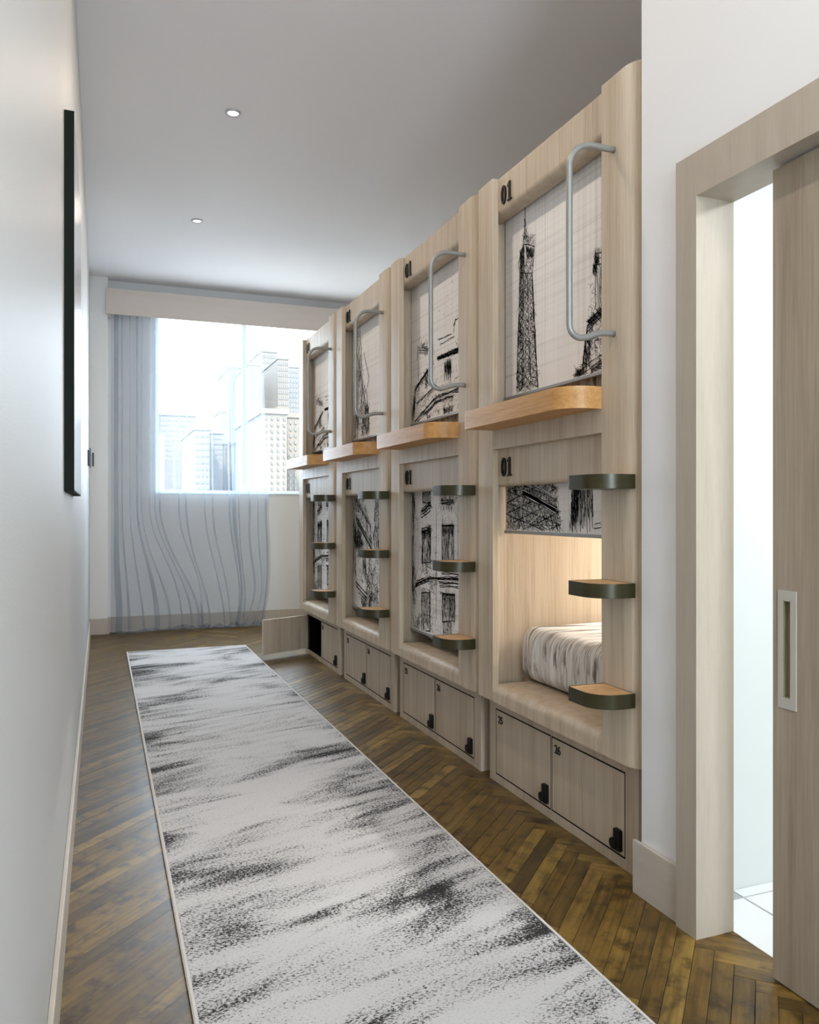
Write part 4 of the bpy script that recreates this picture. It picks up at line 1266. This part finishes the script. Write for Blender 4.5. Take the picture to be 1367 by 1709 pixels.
# ---------------------------------------------------------------- curtain
def curtain():
    rnd = random.Random(5)
    def Xat(u): r = ray(u, 830); return r[0] / r[1] * 8.405
    us = [(194, 3.6), (204, 1.2), (217, 0.8), (229, 1.7), (237, 0.8), (250, 0.9), (259, 1.0), (267, 1.6), (299, 1.3), (311, 1.5), (342, 1.0), (355, 1.2), (383, 1.6), (391, 3.2), (399, 1.0), (417, 1.9), (431, 0.9), (444, 1.8)]
    px_ = 8.1 / FPX
    plan = [(Xat(182), 0.0)]
    ysh = 0.0
    for (u, w) in us:
        c = Xat(u); w = w * px_ * 0.9
        lastx = plan[-1][0]
        # gentle belly between pleats
        gap = c - w - lastx
        for i in range(1, 4):
            t = i / 4
            plan.append((lastx + gap * t + 0.0, 0.008 * math.sin(math.pi * t) * (1 if rnd.random() < .5 else -1)))
        plan += [(c - w * .3, -0.004), (c + w * .8, -0.008), (c + w, -0.003), (c + w * .5, 0.003), (c - w * .5, 0.005), (c - w, 0.010), (c - w * .7, 0.015), (c + w * .2, 0.014)]
    plan.append((Xat(448), 0.006)); plan.append((Xat(449), 0.0))
    xa, xb = Xat(182), Xat(449)
    NZ, NP = 80, 12
    ztop = 3.236
    vs, fs = [], []
    n = len(plan)
    jit = [0.0] * n
    cen = [Xat(u) for u, w in us]
    amp = [rnd.uniform(-0.035, 0.035) for _ in us]; frq = [rnd.uniform(3.0, 6.0) for _ in us]; pha = [rnd.uniform(0, 6.28) for _ in us]
    for iz in range(NZ + NP + 1):
        if iz <= NZ:
            z = ztop - (ztop - 0.015) * (iz / NZ); fwd = 0.0
        else:
            z = 0.015; fwd = (iz - NZ) / NP
        for j, (x, y) in enumerate(plan):
            s = (x - xa) / (xb - xa)
            low = max(0.0, min(1.0, (1.25 - z) / 1.2)); sw_ = low * low * (3 - 2 * low)
            A = 0.36 * math.exp(-((s - 0.29) / 0.16) ** 2) + 0.17 * math.exp(-((s - 0.60) / 0.18) ** 2) + 0.03 * s
            bend = A * sw_
            tip = max(0.0, (0.55 - z) / 0.55)
            edge = -0.11 * (tip ** 2) * max(0, (s - 0.6) / 0.4)
            lean = -0.085 * max(0, (z - 1.3) / 2.0) * max(0, (s - 0.55) / 0.45)
            left = -0.03 * sw_ * max(0, 1 - s / 0.08)
            # each pleat wanders on its own near the floor
            ow = 0.0; tot = 1e-6
            for c_, a_, f_, p_ in zip(cen, amp, frq, pha):
                g_ = math.exp(-((x - c_) / 0.045) ** 2); ow += g_ * a_ * math.sin(f_ * z + p_); tot += g_
            ow = ow / max(tot, 0.3) * low
            yy = 8.408 + y * (0.9 + 0.6 * low) - 0.035 * tip ** 1.5 + 0.004 * math.sin(3 * z + 11 * s)
            zz = z
            if fwd > 0:
                reach = 0.075 + 0.035 * math.sin(9 * s + 1.0) + 0.025 * math.sin(23 * s)
                yy -= reach * fwd
                zz = 0.008 + abs(0.055 * math.sin(fwd * 9 + 14 * s) * math.sin(31 * s + 2 * fwd)) * min(1.0, s * 5) * (1 - 0.6 * fwd)
                ow += 0.03 * math.sin(4 * fwd + 17 * s) * fwd
            X_ = x + bend + edge + lean + left + ow
            vs.append((max(X_, 0.092), min(max(yy, 8.356 if z > 3.05 else 8.26), 8.452), max(zz, 0.006)))
    for iz in range(NZ + NP):
        for j in range(n - 1):
            fs.append((iz * n + j, iz * n + j + 1, (iz + 1) * n + j + 1, (iz + 1) * n + j))
    return mesh_from('sheer_curtain', vs, fs, True)


tag(obj('sheer_curtain', curtain(), M['sheer']), 'translucent grey blue sheer curtain hanging to the floor in front of the window', 'curtain')

# ================================================================= CITY OUTSIDE
struct('street_ground', boxes('street_ground', [(-260, 420, 12, 700, -60.5, -60)]), plain('street', (0.16, 0.16, 0.16), 0.9), 'street level far below the window')
win_cache = {}


def building(name, label, u0, u1, vtop, D, depth, col, wcol, cols=0, rows=0, wfrac=(0.5, 0.55), vbot=823, extra=None):
    def Xa(u): r = ray(u, 853); return r[0] / r[1] * D
    xa, xb = Xa(u0), Xa(u1)
    r = ray((u0 + u1) / 2, vtop); ztop = EYE + r[2] / r[1] * D
    r = ray((u0 + u1) / 2, vbot + 6); zb = EYE + r[2] / r[1] * D
    B = empty(name, ((xa + xb) / 2, D, -60))
    tag(B, label, 'building', 'city buildings beyond the window')
    w = xb - xa
    wm = plain(name + '_wall', col, 0.9, noise=0.06, nscale=0.35, spec=0.1)
    obj('wall', boxes('wall', [(-w / 2, w / 2, 0, depth, 0.0, ztop + 60)]), wm, B)
    obj('parapet', boxes('parapet', [(-w / 2 - 0.15, w / 2 + 0.15, -0.15, depth + 0.15, ztop + 60.01, ztop + 60.5)]), wm, B)
    for (a, b, vt, dd) in (extra or []):
        ea, eb = Xa(a), Xa(b); rr = ray((a + b) / 2, vt); zt = EYE + rr[2] / rr[1] * D
        obj('roof_block', boxes('roof_block', [(ea - (xa + xb) / 2, eb - (xa + xb) / 2, 0.5, min(depth - .3, dd), ztop + 60.5, zt + 60)]), wm, B)
    if cols:
        gm = plain(name + '_window', wcol, 0.4)
        cw = w / cols; ch = (ztop - zb) / rows
        me = boxes('window', [(-cw * wfrac[0] / 2, cw * wfrac[0] / 2, -0.12, 0.05, -ch * wfrac[1] / 2, ch * wfrac[1] / 2)])
        for i in range(cols):
            for j in range(rows):
                obj('window', me, gm, B, (-w / 2 + cw * (i + 0.5), 0, ztop + 60 - ch * (j + 0.75)))
    return B


BE = (0.0418, 0.0389, 0.0366)
building('apartment_block', 'wide beige apartment block at the left of the window view', 262, 326, 694, 120, 25, (0.0558, 0.0524, 0.0507), (0.0290, 0.0279, 0.0279), 12, 16, extra=[(280, 313, 686, 20)])
building('office_block', 'narrow white block with a regular window grid beside the beige apartment block', 325, 350, 718, 95, 16, (0.0676, 0.0650, 0.0625), (0.0290, 0.0290, 0.0297), 3, 10, (0.62, 0.5), extra=[(329, 337, 706, 5)])
building('apartment_block', 'grey side block right of the narrow white block', 350.5, 372, 724, 100, 16, (0.0655, 0.0634, 0.0634), (0.0363, 0.0363, 0.0363), 5, 12)
building('thin_tower', 'thin pale spire-like tower in the middle of the window view', 368, 378, 688, 190, 12, (0.0558, 0.0558, 0.0558), (0.0326, 0.0326, 0.0326), 2, 18)
building('office_tower', 'pale grey office tower just left of the window mullion', 383, 412, 615, 210, 22, (0.0558, 0.0566, 0.0575), (0.0326, 0.0331, 0.0337), 7, 24)
building('apartment_tower', 'pale beige tower just right of the window mullion', 414.5, 436, 610, 186, 20, (0.0608, 0.0583, 0.0558), (0.0348, 0.0343, 0.0337), 6, 24)
building('skyscraper', 'tallest grey skyscraper in the window view', 435, 463, 588, 236, 24, (0.0591, 0.0586, 0.0580), (0.0341, 0.0341, 0.0341), 8, 26, extra=[(438, 455, 584, 10)])
building('skyscraper', 'beige stepped skyscraper against the tallest grey one', 463.5, 482, 600, 204, 24, (0.0591, 0.0566, 0.0540), (0.0337, 0.0331, 0.0326), 6, 24)
building('glass_tower', 'blue grey glass tower behind the beige stepped skyscraper', 466, 520, 614, 236, 18, (0.0563, 0.0591, 0.0631), (0.0318, 0.0348, 0.0387), 12, 26)
building('apartment_block', 'cream block with small dark windows in front of the skyscrapers', 438, 479, 691, 75, 16, (0.0566, 0.0524, 0.0481), (0.0151, 0.0145, 0.0139), 4, 13, (0.28, 0.42), extra=[(465, 478, 678, 8)])
building('apartment_block', 'peach block at the right end of the window view', 480, 530, 698, 82, 16, (0.0583, 0.0532, 0.0481), (0.0232, 0.0227, 0.0221), 6, 12, (0.34, 0.42))
building('low_block', 'low pale block beneath the grey office tower', 374, 412, 742, 110, 16, (0.0600, 0.0575, 0.0558), (0.0326, 0.0314, 0.0314), 7, 11)
building('low_block', 'low white block beneath the beige tower right of the mullion', 412.5, 437.5, 730, 95, 14, (0.0642, 0.0617, 0.0591), (0.0302, 0.0302, 0.0302), 4, 10, (0.6, 0.5))
S.cycles.transparent_max_bounces = 24
S.cycles.sample_clamp_indirect = 8.0
